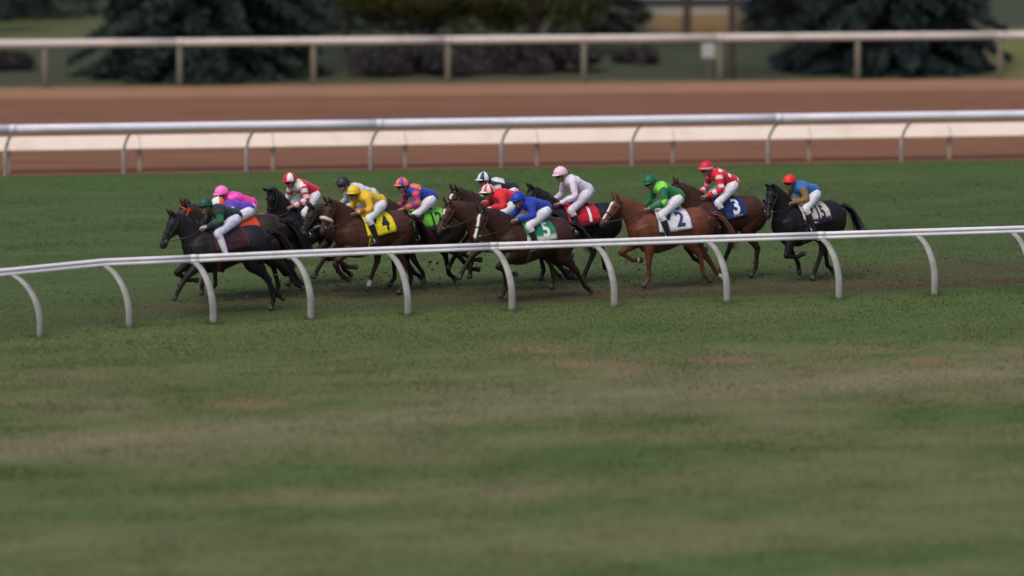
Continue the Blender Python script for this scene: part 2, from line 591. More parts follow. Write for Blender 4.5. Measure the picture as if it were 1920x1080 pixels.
# white tube rail on goosenecks at the far edge of the turf
root = tag(empty('gooseneck_rail', MID[5]), 'white tube rail on grey goosenecks in front of the beige sloping cover', 'rail fence')
inv = Matrix.Translation(-MID[5])
tops = []
for i, p in enumerate(MID):
    d = (MID[min(len(MID) - 1, i + 1)] - MID[max(0, i - 1)]).normalized()
    nrm = Vector((d.y, -d.x, 0))
    tip = p + nrm * 0.62 + d * 0.12
    ov = tip - p
    q = inv @ p
    tops.append(inv @ (tip + Vector((0, 0, 1.08))))
    secs = [(q.x + ov.x * s, q.y + ov.y * s, q.z + z, 0.038, 0.046) for s, z in [(0, -0.2), (0, 0), (0, 0.5)]]
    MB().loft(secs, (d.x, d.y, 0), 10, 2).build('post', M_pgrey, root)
    secs = [(q.x + ov.x * s, q.y + ov.y * s, q.z + z, 0.032, 0.032) for s, z in [(0, 0.46), (0.05, 0.56), (0.35, 0.76), (0.8, 0.94), (1.0, 1.02)]]
    MB().loft(secs, (d.x, d.y, 0), 10, 3).build('gooseneck_arm', M_armg, root)
pieces(root, tops, ring(0.085, 0.092), M_tube, 'rail_tube', 3)

# beige sloping cover on its own posts, just behind
cov_x = [16, 262, 512, 760, 1007, 1262, 1517, 1780, 2040]
COV = [gp(x, 325.0 - 0.0155 * x) for x in cov_x]
for i in range(2): COV.append(2 * COV[-1] - COV[-2])
for i in range(3): COV.insert(0, 2 * COV[0] - COV[1])
root = tag(empty('rail_cover_fence', COV[5]), 'low beige fence of sloping cover panels along the inside of the dirt track', 'fence')
inv = Matrix.Translation(-COV[5])
line = []
for i, p in enumerate(COV):
    d = (COV[min(len(COV) - 1, i + 1)] - COV[max(0, i - 1)]).normalized()
    q = inv @ p
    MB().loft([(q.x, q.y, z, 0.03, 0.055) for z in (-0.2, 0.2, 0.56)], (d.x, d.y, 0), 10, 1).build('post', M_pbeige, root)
    line.append(inv @ p)
for a, b in zip(line[:-1], line[1:]):
    dd = (b - a).normalized() * 0.008
    # lower edge towards the turf, upper edge towards the dirt; a real panel 25 mm thick with a rolled lip
    prof = [(-0.20, 0.50), (-0.205, 0.525), (-0.18, 0.555), (-0.02, 0.675), (0.12, 0.77), (0.17, 0.785), (0.19, 0.765), (0.17, 0.75), (0.12, 0.735), (-0.02, 0.64), (-0.17, 0.525), (-0.18, 0.50)]
    sweep(MB(), [a + dd, a.lerp(b, 0.5), b - dd], prof[::-1]).build('cover_panel', M_cover, root, False)

# outer cream rail
root = tag(empty('outer_rail', FAR[5]), 'cream tube rail on upright posts along the outside of the dirt track', 'rail fence')
inv = Matrix.Translation(-FAR[5])
line = []
for i, p in enumerate(FAR):
    d = (FAR[min(len(FAR) - 1, i + 1)] - FAR[max(0, i - 1)]).normalized()
    q = inv @ p
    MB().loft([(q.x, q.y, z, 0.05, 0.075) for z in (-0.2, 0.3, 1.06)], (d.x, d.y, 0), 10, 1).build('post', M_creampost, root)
    line.append(q + Vector((0, 0, 1.12)))
pieces(root, line, ring(0.09, 0.098), M_cream, 'rail_tube', 2)


# ------------------------------------------------------------------ trees and shrubs behind the course
def leaf_cards(P, D, L, W, jit=0.3):
    """triangles of leaf or needle sprays: at P, pointing along D"""
    n = len(P)
    D = D + rng.normal(0, jit, D.shape)
    D /= np.linalg.norm(D, axis=1)[:, None]
    S = np.cross(D, rng.normal(0, 1, D.shape))
    S /= np.linalg.norm(S, axis=1)[:, None] + 1e-9
    L = L[:, None]; W = W[:, None]
    a = P - S * W + D * L * 0.0
    b = P + S * W
    c = P + D * L
    return np.stack([a, b, c], 1).reshape(-1, 3)


def conifer(base, h, rad, low, tint, label, n_br=150, spray=90):
    root = tag(empty('spruce_tree', base), label, 'tree', 'spruces beyond the dirt track')
    mb = MB()
    mb.loft([(0, 0, -0.2, 0.028 * h, 0.028 * h), (0, 0, h * 0.5, 0.016 * h, 0.016 * h), (0.03, 0, h * 0.97, 0.01, 0.01)], (0, 1, 0), 9, 3)
    mb.build('trunk', M_bark, root)
    br = MB()
    Ps, Ds, Cs = [], [], []
    for i in range(n_br):
        t = (i + rng.random()) / n_br
        t = t ** 1.35
        z = low + (h - low) * t * 0.97
        az = i * 2.39996 + rng.normal(0, 0.25)
        ln = rad * (1 - t) ** 0.8 * rng.uniform(0.72, 1.1) * (0.8 + 0.2 * min(1, t * 12)) + 0.15
        pts = []
        for k in range(6):
            s = k / 5
            rr = ln * s
            pts.append((rr * math.cos(az), rr * math.sin(az), z + 0.12 * ln * s - 0.36 * ln * s * s))
        pts = np.array(pts)
        pts[:, 2] = np.maximum(pts[:, 2], 0.06)
        br.loft([(*p, 0.03 * (1 - k / 6) + 0.004, 0.03 * (1 - k / 6) + 0.004) for k, p in enumerate(pts)], (0, 0, 1), 4, 1)
        m = int(spray * (0.35 + ln / rad))
        s = rng.random(m) ** 0.6
        idx = np.minimum((s * 5).astype(int), 4)
        f = s * 5 - idx
        p = pts[idx] * (1 - f[:, None]) + pts[idx + 1] * f[:, None]
        side = rng.choice([-1, 1], m)
        out = np.array([math.cos(az), math.sin(az), -0.25])
        lat = np.array([-math.sin(az), math.cos(az), -0.15])
        d = out * rng.uniform(0.3, 1.0, m)[:, None] + lat * (side * rng.uniform(0.2, 1.0, m))[:, None] + np.array([0, 0, -1]) * rng.uniform(0, 0.6, m)[:, None]
        p = p + lat * (side * rng.random(m) * 0.35 * ln * (1 - s) * 0.7)[:, None]
        Ps.append(p); Ds.append(d)
        c = np.array(tint) * rng.uniform(0.6, 1.5, (m, 1)) * np.array([[1.0, 1.06, 0.92]])
        c[:, 1] *= rng.uniform(0.9, 1.15, m)
        Cs.append(np.repeat(c, 3, 0))
    br.build('branches', M_bark, root)
    P, D = np.vstack(Ps), np.vstack(Ds)
    V = leaf_cards(P, D, rng.uniform(0.14, 0.34, len(P)), rng.uniform(0.03, 0.065, len(P)), 0.6)
    V[:, 2] = np.maximum(V[:, 2], 0.02)
    me = fast_mesh('crown', V, len(P))
    setcol(me, np.vstack(Cs))
    link('crown', me, M_leaf, root)
    return root


def leafy(name, base, h, rad, zlow, tint, label, cat, group, n=9000, trunk=0.09, squash=1.0, leaf=0.11, lobes=14):
    root = tag(empty(name, base), label, cat, group)
    mb = MB()
    lx = rng.normal(0, 0.05, 2)
    if trunk > 0:
        mb.loft([(0, 0, -0.2, trunk * 1.3, trunk * 1.3), (0, 0, 0.15, trunk, trunk), (lx[0], lx[1], (zlow + h) * 0.4, trunk * 0.75, trunk * 0.75), (lx[0] * 2, lx[1] * 2, h * 0.8, trunk * 0.3, trunk * 0.3)], (0, 1, 0), 9, 3)
    C = []
    for i in range(lobes):
        az = rng.uniform(0, 2 * math.pi)
        rr = rad * 0.72 * math.sqrt(rng.random())
        z = zlow + (h - zlow) * rng.uniform(0.14, 0.86)
        k = 1 - 0.5 * abs((z - zlow) / (h - zlow) * 2 - 0.8)
        C.append((rr * k * math.cos(az), rr * k * math.sin(az), z, rad * rng.uniform(0.28, 0.48)))
        s = (lx[0], lx[1], zlow * 0.75 if trunk > 0 else 0.02)
        e = C[-1]
        m_ = [(s[j] + (e[j] - s[j]) * 0.5) + (0.1 * rad if j == 2 else 0) for j in range(3)]
        t_ = max(trunk * 0.4, 0.018)
        mb.loft([(*s, t_, t_), (*m_, t_ * 0.6, t_ * 0.6), (*e[:3], 0.008, 0.008)], (0, 1, 0.1), 5, 2)
    mb.build('trunk' if trunk > 0 else 'stems', M_bark, root)
    C = np.array(C)
    k = rng.integers(0, lobes, n)
    d = rng.normal(0, 1, (n, 3))
    d /= np.linalg.norm(d, axis=1)[:, None]
    r = rng.random(n) ** 0.45
    P = C[k, :3] + d * (C[k, 3] * r)[:, None] * np.array([1, 1, 0.72 * squash])
    keep = P[:, 2] > 0.03
    P, d, k = P[keep], d[keep], k[keep]
    D = d + np.array([0, 0, -0.3])
    V = leaf_cards(P, D, rng.uniform(0.7, 1.4, len(P)) * leaf, rng.uniform(0.3, 0.5, len(P)) * leaf, 0.7)
    V[:, 2] = np.maximum(V[:, 2], 0.015)
    lobe_t = rng.uniform(0.75, 1.3, lobes)
    c = np.array(tint) * (lobe_t[k] * rng.uniform(0.7, 1.35, len(P)))[:, None]
    c[:, 0] *= rng.uniform(0.85, 1.25, len(P))
    me = fast_mesh('crown', V, len(P))
    setcol(me, np.repeat(c, 3, 0))
    link('crown' if trunk > 0 else 'foliage', me, M_leaf, root)
    return root


SPR = (0.032, 0.046, 0.043)
conifer(gp(385, 140), 11.5, 3.45, 0.12, SPR, 'broad dark spruce with skirts to the lawn left of the yellow green tree', 330, 300)
conifer(gp(1665, 130), 10.5, 3.1, 0.10, (0.027, 0.037, 0.044), 'dark blue green spruce behind the outer rail above the last horses', 310, 300)
conifer(gp(40, 30), 9.0, 2.6, 0.3, SPR, 'distant dark spruce beyond the small green lawn at the top corner', 110, 80)
conifer(gp(1475, 62), 9.0, 1.7, 0.25, (0.027, 0.037, 0.044), 'narrower dark spruce just behind the broad blue green one', 110, 80)
conifer(gp(585, 55), 10.0, 2.6, 0.3, SPR, 'dark spruce half hidden behind the broad spruce and a bare trunk', 110, 80)
conifer(gp(1120, 70), 9.0, 1.5, 0.15, (0.032, 0.037, 0.038), 'slim dark spruce left of the tan bank', 100, 80)
OLV = (0.060, 0.060, 0.018)
leafy('leafy_tree', gp(800, 112), 4.8, 2.9, 0.55, OLV, 'yellow green low branching tree right of the bare trunk', 'tree', 'leafy trees beyond the dirt track', 26000, 0.1)
leafy('leafy_tree', gp(1005, 100), 4.8, 2.3, 0.5, (0.055, 0.062, 0.02), 'olive tree with brownish tint between the yellow green tree and the slim spruce', 'tree', 'leafy trees beyond the dirt track', 22000, 0.1)
leafy('leafy_tree', gp(648, 100), 5.5, 1.9, 2.3, (0.05, 0.06, 0.02), 'tree with a bare dark trunk showing beside the broad spruce', 'tree', 'leafy trees beyond the dirt track', 6000, 0.1)
leafy('leafy_tree', gp(1286, 82), 6.0, 2.0, 2.6, (0.05, 0.06, 0.02), 'tall tree whose bare trunk crosses the tan bank', 'tree', 'leafy trees beyond the dirt track', 6000, 0.12)
leafy('leafy_tree', gp(1372, 146), 6.2, 1.9, 2.9, (0.05, 0.06, 0.02), 'tall tree whose grey trunk stands by the small sign', 'tree', 'leafy trees beyond the dirt track', 6000, 0.1)
leafy('leafy_tree', gp(-25, 60), 4.6, 1.1, 0.4, (0.085, 0.10, 0.04), 'pale green tree cut by the edge of the picture', 'tree', 'leafy trees beyond the dirt track', 6000, 0.08)
SHB = (0.046, 0.042, 0.042)
for (px, py, hh, rr, lab) in [(715, 140, 0.80, 1.40, 'low dusky shrub under the yellow green tree'), (830, 138, 0.85, 1.50, 'low dusky shrub behind the outer rail between two leafy trees'),
                              (955, 136, 0.90, 1.50, 'low dusky shrub under the olive tree'), (1045, 134, 0.80, 1.30, 'low dusky shrub left of the slim spruce foot'),
                              (1190, 118, 0.3, 0.8, 'small dark shrub on open lawn left of the small sign'), (20, 130, 0.4, 0.8, 'small grey green shrub below the little lawn at the corner')]:
    leafy('low_shrub', gp(px, py), hh, rr, 0.04, SHB, lab, 'shrub', 'low shrubs behind the outer rail', 7000, 0, 0.8, 0.09, 10)
leafy('russet_shrub', gp(1530, 68), 0.55, 0.35, 0.05, (0.13, 0.05, 0.02), 'small russet shrub between the two dark blue green spruces', 'shrub', None, 900, 0, 1.0, 0.09, 6)
leafy('russet_shrub', gp(1805, 62), 0.4, 0.55, 0.05, (0.11, 0.065, 0.045), 'low brownish shrub behind the end of the blue green spruce', 'shrub', None, 900, 0, 1.0, 0.09, 6)

# building above the tan bank (only its foot shows)
c = gp(1325, 8)
root = tag(empty('service_building', c), 'pale grey building with dark foot at the top edge above the tan bank', 'building')
W_, D_, H_ = 7.0, 5.0, 3.0
MB().box((0, 2.5, 0.06), (W_ + 0.2, D_ + 0.2, 0.30)).build('plinth', M_dark, root, False)
for k in range(5):
    x = -W_ / 2 + (k + 0.5) * W_ / 5
    MB().box((x, 0.03, 0.21 + H_ / 2), (W_ / 5 - 0.09, 0.06, H_)).build('wall_panel', M_pale, root, False)
    MB().box((x - W_ / 10, -0.02, 0.21 + H_ / 2), (0.09, 0.12, H_)).build('wall_post', M_dark, root, False)
    wdw = MB().box((x, -0.012, 2.0), (0.8, 0.03, 0.7)).build('window', M_dark, root, False)
    MB().box((x, -0.032, 2.0), (0.7, 0.012, 0.6)).build('pane', M_glass, wdw, False)
MB().box((0, 2.6, 0.21 + H_ / 2), (W_ - 0.05, D_ - 0.15, H_ - 0.02)).build('core_wall', M_pale, root, False)
rf = MB()
rf.add([(-3.8, -0.4, 3.2), (3.8, -0.4, 3.2), (3.8, 5.4, 3.2), (-3.8, 5.4, 3.2), (-3.8, 2.5, 4.4), (3.8, 2.5, 4.4)], [(0, 1, 5, 4), (2, 3, 4, 5), (0, 4, 3), (1, 2, 5), (0, 3, 2, 1)])
rf.build('roof', M_roof, root, False)
a, b = gp(1195, 25), gp(1445, 22)
kb = tag(empty('kerb', a), 'pale kerb line along the top of the tan bank', kind='structure')
sweep(MB(), [Vector((0, 0, 0)), (b - a) * 0.5, b - a], [(-0.12, -0.05), (0.12, -0.05), (0.11, 0.10), (-0.11, 0.10)]).build('kerb_stone', M_conc, kb, False)

# small plate sign on a stake
c = gp(1328, 148)
root = tag(empty('plate_sign', c), 'small blank pale grey plate on a stake behind the outer rail', 'sign')
MB().box((0, 0, 0.42), (0.05, 0.05, 0.95)).build('stake', M_creampost, root, False)
MB().box((0, -0.045, 0.74), (0.34, 0.02, 0.38)).build('plate', paint((0.42, 0.41, 0.42)), root, False)


# ------------------------------------------------------------------ horses
TR = [(-0.82, 1.23, .05, .08), (-0.76, 1.22, .17, .20), (-0.60, 1.21, .265, .30), (-0.40, 1.23, .28, .305), (-0.14, 1.205, .26, .275), (0.14, 1.165, .28, .325), (0.38, 1.165, .265, .36),
      (0.56, 1.19, .225, .345), (0.72, 1.19, .20, .26), (0.84, 1.19, .11, .15)]
TR = [(x, z - 0.035, w_ * 1.12, h_ * 1.14) for x, z, w_, h_ in TR]
TRA = np.array(TR)


def trunk_at(x):
    return [np.interp(x, TRA[:, 0], TRA[:, i]) for i in (1, 2, 3)]


def trunk_pt(x, phi, off):
    zc, w_, h_ = trunk_at(x)
    p = np.array([x, w_ * math.sin(phi), zc + h_ * math.cos(phi)])
    nn = np.array([0, math.sin(phi) / w_, math.cos(phi) / h_])
    return p + nn / np.linalg.norm(nn) * off


FORE = {'support': (3, -2, 38), 'reach': (50, 36, 30), 'reach2': (34, 14, 4), 'fold': (58, -58, -88), 'foldlow': (22, -82, -112), 'back': (-27, -36, -8), 'mid': (30, -38, -62)}
HIND = {'support': (24, -27, 4, 34), 'fwd': (60, 6, 26, 22), 'back': (2, -46, -34, -58), 'fold': (52, -38, -12, -52), 'drive': (12, -40, -16, 18), 'swing': (40, -50, -42, -88)}
POSES = {'lead': ('support', 'fold', 'fold', 'back'), 'reach': ('reach', 'fold', 'drive', 'back'), 'stretch': ('reach2', 'reach', 'back', 'drive'), 'gather': ('foldlow', 'back', 'fwd', 'fold'),
         'over': ('back', 'support', 'swing', 'fold'), 'hindland': ('fold', 'mid', 'support', 'fwd'), 'lead2': ('fold', 'support', 'back', 'swing')}


def seg(p, ang, ln):
    return np.array([p[0] + math.sin(R(ang)) * ln, p[1], p[2] - math.cos(R(ang)) * ln])


def leg_chain(kind, side, a):
    if kind == 'f':
        E = np.array([0.52 + 0.12 * math.sin(R(a[0])), 0.165 * side, 0.95])
        K = seg(E, a[0], 0.395); F = seg(K, a[1], 0.275); P = seg(F, a[2], 0.12); T = seg(P, a[2] + 6, 0.075)
        return [np.array([0.64, 0.14 * side, 1.26]), E, K, F, P, T]
    H = np.array([-0.53, 0.15 * side, 1.20])
    S = seg(H, a[0], 0.35); K = seg(S, a[1], 0.42); F = seg(K, a[2], 0.37); P = seg(F, a[3], 0.12); T = seg(P, a[3] + 6, 0.075)
    return [H, S, K, F, P, T]


def legs_of(pose):
    """joints of the four legs; a leg that would sink into the ground bends more"""
    out = []
    for q, (kind, key) in enumerate(zip('ffhh', POSES[pose])):
        side = 1 if q % 2 == 0 else -1
        a = list((FORE if kind == 'f' else HIND)[key])
        for k in range(40):
            J = leg_chain(kind, side, a)
            if min(J[-1][2], J[-2][2]) > 0.012: break
            a[0] += 1.5; a[1] -= 1.5
            if kind == 'h': a[2] += 0.5
        out.append((kind, side, J))
    return out


def make_horse(S):
    """S: the horse's own look and stance; returns the body object, ground shift and mouth"""
    mb = MB()
    mb.loft([(x, 0, z, h_, w_) for x, z, w_, h_ in TR], (0, 1, 0), 20, 4)
    mb.loft([(0.20, 0, 1.42, 0.05, 0.06), (0.46, 0, 1.47, 0.10, 0.07), (0.68, 0, 1.43, 0.06, 0.08)], (0, 1, 0), 10, 3)   # withers
    ne, ny = R(S.get('neck', 42)), R(S.get('nyaw', 0))
    nl = S.get('nlen', 0.68)
    base = np.array([0.60, 0, 1.26])
    nd = np.array([math.cos(ne) * math.cos(ny), math.cos(ne) * math.sin(ny), math.sin(ne)])
    nlat = np.array([-math.sin(ny), math.cos(ny), 0])
    nup = np.cross(nd, nlat)
    poll = base + nd * nl + nup * 0.05
    nsec = []
    for t, ra, rb in ((0, .32, .185), (0.25, .275, .15), (0.5, .222, .118), (0.75, .178, .097), (0.95, .135, .085)):
        c_ = base + nd * nl * t + nup * (0.05 * math.sin(t * math.pi))
        nsec.append((*c_, ra, rb))
    mb.loft([(0.38, 0, 1.2, .27, .19)] + nsec, nlat, 16, 4)
    he, hy = R(S.get('head', -52)), R(S.get('nyaw', 0) + S.get('hyaw', 0))
    hd = np.array([math.cos(he) * math.cos(hy), math.cos(he) * math.sin(hy), math.sin(he)])
    hlat = np.array([-math.sin(hy), math.cos(hy), 0])
    hup = np.cross(hd, hlat)
    HL = 0.60
    hs = []
    for t, ra, rb, dz in ((-0.08, .07, .06, -.02), (0.04, .105, .085, -.02), (0.2, .135, .102, -.035), (0.36, .132, .086, -.04), (0.52, .098, .066, -.02), (0.70, .078, .056, -.008), (0.86, .072, .06, -.006), (0.96, .064, .058, -.01), (1.03, .03, .035, -.015)):
        hs.append((*(poll + hd * HL * t + hup * dz), ra, rb))
    mb.loft(hs, hlat, 14, 4)
    # lower lip, ears
    lip = poll + hd * HL * 0.93 - hup * 0.06
    mb.loft([(*(lip - hd * 0.10), .03, .035), (*lip, .034, .04), (*(lip + hd * 0.03), .012, .02)], hlat, 8, 2)
    ear_dir = (hup * 0.85 - hd * S.get('ear', 0.45))
    ear_dir /= np.linalg.norm(ear_dir)
    for s in (1, -1):
        e0 = poll + hup * 0.06 + hlat * s * 0.055 + hd * 0.01
        mb.loft([(*e0, .03, .03), (*(e0 + ear_dir * .06 + hlat * s * .012), .036, .026), (*(e0 + ear_dir * .12 + hlat * s * .014), .02, .018), (*(e0 + ear_dir * .165), .006, .006)], hlat, 8, 3)
    legs = legs_of(S['pose'])
    for kind, s, J in legs:
        if kind == 'f':
            A, E, K, F, P, T = J
            mb.loft([(*A, .20, .11), (*(A * .5 + E * .5), .192, .119), (*E, .125, .09), (*(E * .7 + K * .3), .107, .085), (*(E * .3 + K * .7), .075, .063)], (0, 1, 0), 12, 3)
            mb.loft([(*(E * .5 + K * .5), .088, .072), (*(E * .12 + K * .88), .059, .054), (*K, .056, .05), (*(K * .85 + F * .15), .049, .043), (*(K * .4 + F * .6), .041, .035), (*F, .045, .04), (*(F * .5 + P * .5), .041, .038), (*P, .042, .042)], (0, 1, 0), 12, 3)
        else:
            H, E, K, F, P, T = J
            mb.loft([(*(H + np.array([0.02, 0, 0.1])), .249, .147), (*H, .24, .145), (*(H * .5 + E * .5), .243, .158), (*E, .15, .105), (*(E * .72 + K * .28), .141, .096), (*(E * .4 + K * .6), .093, .068), (*(E * .14 + K * .86), .062, .052)], (0, 1, 0), 12, 3)
            mb.loft([(*(E * .4 + K * .6), .085, .062), (*(E * .1 + K * .9), .066, .052), (*K, .064, .05), (*(K * .85 + F * .15), .053, .045), (*(K * .4 + F * .6), .044, .038), (*F, .047, .042), (*(F * .5 + P * .5), .042, .040), (*P, .043, .043)], (0, 1, 0), 12, 3)
        hv = T - P
        mb.loft([(*(P - hv * 0.2), .042, .042), (*P, .047, .046), (*T, .062, .056)], (0, 1, 0), 10, 2)
    me = mb.fused('horse', 0.0145, 4)
    V = verts_of(me)
    zmin = V[:, 2].min()
    shift = max(-0.07, min(0.03, -zmin))
    # ---- coat colours
    coat, dark = np.array(S['coat']), np.array(S['dark'])
    n = len(V)
    k1 = fbm(V[:, 0] * 3 + S['seed'], V[:, 2] * 3 + V[:, 1] * 2)
    Cc = coat * (0.62 + 0.76 * k1)[:, None]
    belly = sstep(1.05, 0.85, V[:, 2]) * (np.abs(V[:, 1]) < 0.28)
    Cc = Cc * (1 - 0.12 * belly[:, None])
    best = np.full(n, 9.0); para = np.zeros(n); whichleg = np.zeros(n, int)
    for li, (kind, s, J) in enumerate(legs):
        for q in range(1, 5):
            A, B = J[q], J[q + 1]
            ab = B - A
            t = np.clip(((V - A) @ ab) / (ab @ ab), 0, 1)
            d = np.linalg.norm(V - (A + t[:, None] * ab), axis=1)
            upd = d < best
            best = np.where(upd, d, best); para = np.where(upd, q + t, para); whichleg = np.where(upd, li, whichleg)
    onleg = (best < 0.11) & (V[:, 2] < 1.05)
    pts_ = sstep(1.55, 2.15, para) * onleg
    Cc = Cc + (dark - Cc) * (pts_ * S.get('points', 1.0))[:, None]
    for li, top in S.get('socks', {}).items():
        m_ = sstep(top, top + 0.15, para) * onleg * (whichleg == li)
        Cc = Cc + (np.array([0.55, 0.50, 0.45]) - Cc) * m_[:, None]
    hoof = (onleg & (para > 4.02))
    Cc[hoof] = (0.05, 0.045, 0.04)
    rel = V - poll
    t = rel @ hd / HL; u = rel @ hup; l = rel @ hlat
    inhead = (t > -0.1) & (t < 1.15) & (np.abs(l) < 0.13) & (np.abs(u) < 0.22)
    muz = sstep(0.74, 0.95, t) * inhead
    Cc = Cc + (np.array([0.03, 0.025, 0.024]) - Cc) * (muz * 0.8)[:, None]
    nost = inhead & (np.hypot((t - 0.95) * HL, u - 0.01) < 0.022) & (np.abs(l) > 0.035)
    Cc[nost] = (0.008, 0.006, 0.006)
    bz = S.get('blaze')
    if bz:
        t0, t1, wd = bz
        wv = wd * (0.8 + 0.5 * fbm(t * 6 + S['seed'], t * 0 + 1.0))
        m_ = inhead & (t > t0) & (t < t1) & (u > 0.02) & (np.abs(l) < wv)
        Cc[m_] = (0.62, 0.58, 0.54)
    setcol(me, Cc)
    body = link('horse', me, M_coat)
    # ---- eyes
    for s in (1, -1):
        e = poll + hd * HL * 0.27 + hup * 0.035 + hlat * s * 0.088
        MB().ellipsoid(e, (0.021, 0.016, 0.021), 10, 6).build('eye', M_eye, body)
    # ---- mane and tail: ribbons of hair
    hair = np.array(S.get('hair', S['dark']))

    def ribbons(name, items):
        vs_, fs, cs = [], [], []
        for pts, w0 in items:
            o0 = len(vs_)
            p = np.array(pts)
            tint = hair * random.uniform(0.6, 1.5)
            for k in range(len(p)):
                tg = p[min(k + 1, len(p) - 1)] - p[max(0, k - 1)]
                sdv = np.cross(tg, [random.uniform(-.4, .4), 1, random.uniform(-.2, .2)]) if name != 'tail' else np.cross(tg, [0, 0.6, 1])
                sdv = sdv / (np.linalg.norm(sdv) + 1e-9)
                ww = w0 * (1 - (k / (len(p) - 1)) ** 2 * 0.9)
                vs_ += [p[k] - sdv * ww, p[k] + sdv * ww]
                cs += [tint, tint]
                if k: fs.append((o0 + 2 * k - 2, o0 + 2 * k - 1, o0 + 2 * k + 1, o0 + 2 * k))
        m = bpy.data.meshes.new(name)
        m.from_pydata([tuple(v) for v in vs_], [], fs)
        setcol(m, cs)
        return link(name, m, M_hair, body, True)
    items = []
    fly = S.get('fly', 0.10)
    for i in range(120):
        t = random.uniform(0.08, 1.02)
        ra = np.interp(t, [0, .25, .5, .75, .95], [.32, .275, .222, .178, .135])
        c0 = base + nd * nl * t + nup * (0.05 * math.sin(min(t, 1) * math.pi) + ra - 0.012) + nlat * random.uniform(-.015, .015)
        ln = random.uniform(0.10, 0.20)
        sd_ = nlat * random.choice([1, 1, 1, -1]) * random.uniform(0.15, 0.7)
        d1 = nup * random.uniform(0.15, 0.5) - nd * 0.7 + sd_ * 0.7
        d2 = -nup * random.uniform(0.2, 0.9) - nd * (0.4 + 3 * fly) + sd_
        items.append(([c0, c0 + d1 * ln * .4, c0 + d1 * ln * .5 + d2 * ln * .35, c0 + d1 * ln * .55 + d2 * ln * .8], random.uniform(0.008, 0.016)))
    ribbons('mane', items)
    items = []
    for i in range(12):
        c0 = poll + hup * 0.07 + hlat * random.uniform(-.03, .03)
        items.append(([c0, c0 + hd * .06 + hup * .03, c0 + hd * .14 + hup * 0.005 + hlat * random.uniform(-.04, .04)], 0.012))
    ribbons('forelock', items)
    items = []
    tl = S.get('tail', 1.0)
    for i in range(80):
        y0 = random.gauss(0, .018)
        sp = random.gauss(0, 1)
        up = random.gauss(0, 1)
        L_ = tl * random.uniform(.7, 1.05)
        items.append(([(-.80, y0, 1.40 + random.gauss(0, .015)), (-.90, y0 + .01 * sp, 1.39 + .02 * up), (-.90 - .14 * L_, y0 + .04 * sp, 1.31 + .035 * up), (-.90 - .26 * L_, y0 + .07 * sp, 1.15 + .05 * up),
                       (-.90 - .36 * L_, y0 + .095 * sp, 0.97 + .06 * up), (-.90 - .44 * L_, y0 + .11 * sp, 0.80 + .08 * up)], random.uniform(.012, .026)))
    ribbons('tail', items)
    # ---- bridle: straps round the head, bit, reins to the hands
    br = MB()

    def hp(t, ang, off=0.010):
        A = np.array([(tt, ra, rb, dz) for tt, ra, rb, dz in ((-0.08, .07, .06, -.02), (0.04, .105, .085, -.02), (0.2, .135, .102, -.035), (0.36, .132, .086, -.04), (0.52, .098, .066, -.02), (0.70, .078, .056, -.008), (0.86, .072, .06, -.006), (0.96, .064, .058, -.01))])
        ra, rb, dz = [np.interp(t, A[:, 0], A[:, i]) for i in (1, 2, 3)]
        return poll + hd * HL * t + hup * (dz + (ra + off) * math.cos(ang)) + hlat * (rb + off) * math.sin(ang)
    for (t, a0, a1) in ((0.10, -1.7, 1.7), (0.56, -math.pi, math.pi), (0.02, 1.2, math.pi * 2 - 1.2)):
        br.tube([hp(t, a0 + (a1 - a0) * k / 16) for k in range(17)], 0.011, 6)
    for s in (1, -1):
        br.tube([hp(t, s * 1.55) for t in (0.02, 0.2, 0.4, 0.6, 0.78)], 0.010, 6)
    br.build('bridle', S.get('bridle_mat', M_leather), body)
    if S.get('fleece'):
        MB().loft([(*hp(0.54, -2.2 + 4.4 * k / 8, 0.02), .035, .035) for k in range(9)], hd, 8, 2).build('sheepskin_noseband', M_fleece, body)
    for s in (1, -1):
        m_ = hp(0.80, s * 1.7, 0.012)
        ringm = MB()
        ringm.tube([m_ + hd * 0.03 * math.cos(a) + hup * 0.03 * math.sin(a) for a in np.linspace(0, 2 * math.pi, 11)], 0.006, 6)
        ringm.build('bit_ring', M_steel, body)
        hnd = np.array([S['hand'][0], S['hand'][1] * s, S['hand'][2]])
        midp = m_ * 0.5 + hnd * 0.5 + np.array([0, 0.10 * s, -0.03])
        MB().tube([m_, midp, hnd], 0.009, 6, 4).build('rein', M_leather, body)
    # ---- saddle cloth, saddle, girth
    cl = S['cloth']
    x0, x1, ph = cl.get('x0', -0.21), 0.45, 1.55
    nx, np_ = 14, 26
    vs_, fs, cs = [], [], []
    for i in range(nx + 1):
        for j in range(np_ + 1):
            phi = -ph + 2 * ph * j / np_
            u_ = i / nx
            x = x0 + (x1 - x0) * u_ - 0.05 * (abs(phi) / ph)
            p = trunk_pt(x, phi, 0.028 + 0.008 * math.sin(11 * phi + 5 * u_ + S['seed']) * (abs(phi) / ph))
            vs_.append(p)
            c_ = cl['c']
            if cl.get('band') and abs(phi) > ph * 0.84: c_ = cl['band']
            if cl.get('edge') and (i in (0, nx)): c_ = cl['edge']
            cs.append(c_)
    for i in range(nx):
        for j in range(np_):
            a_ = i * (np_ + 1) + j
            fs.append((a_, a_ + 1, a_ + np_ + 2, a_ + np_ + 1))
    m = bpy.data.meshes.new('saddle_cloth')
    m.from_pydata([tuple(v) for v in vs_], [], fs)
    setcol(m, cs)
    cloth = link('saddle_cloth', m, M_silk, body, True)
    sol = cloth.modifiers.new('thick', 'SOLIDIFY')
    sol.thickness = 0.010
    sol.offset = -1
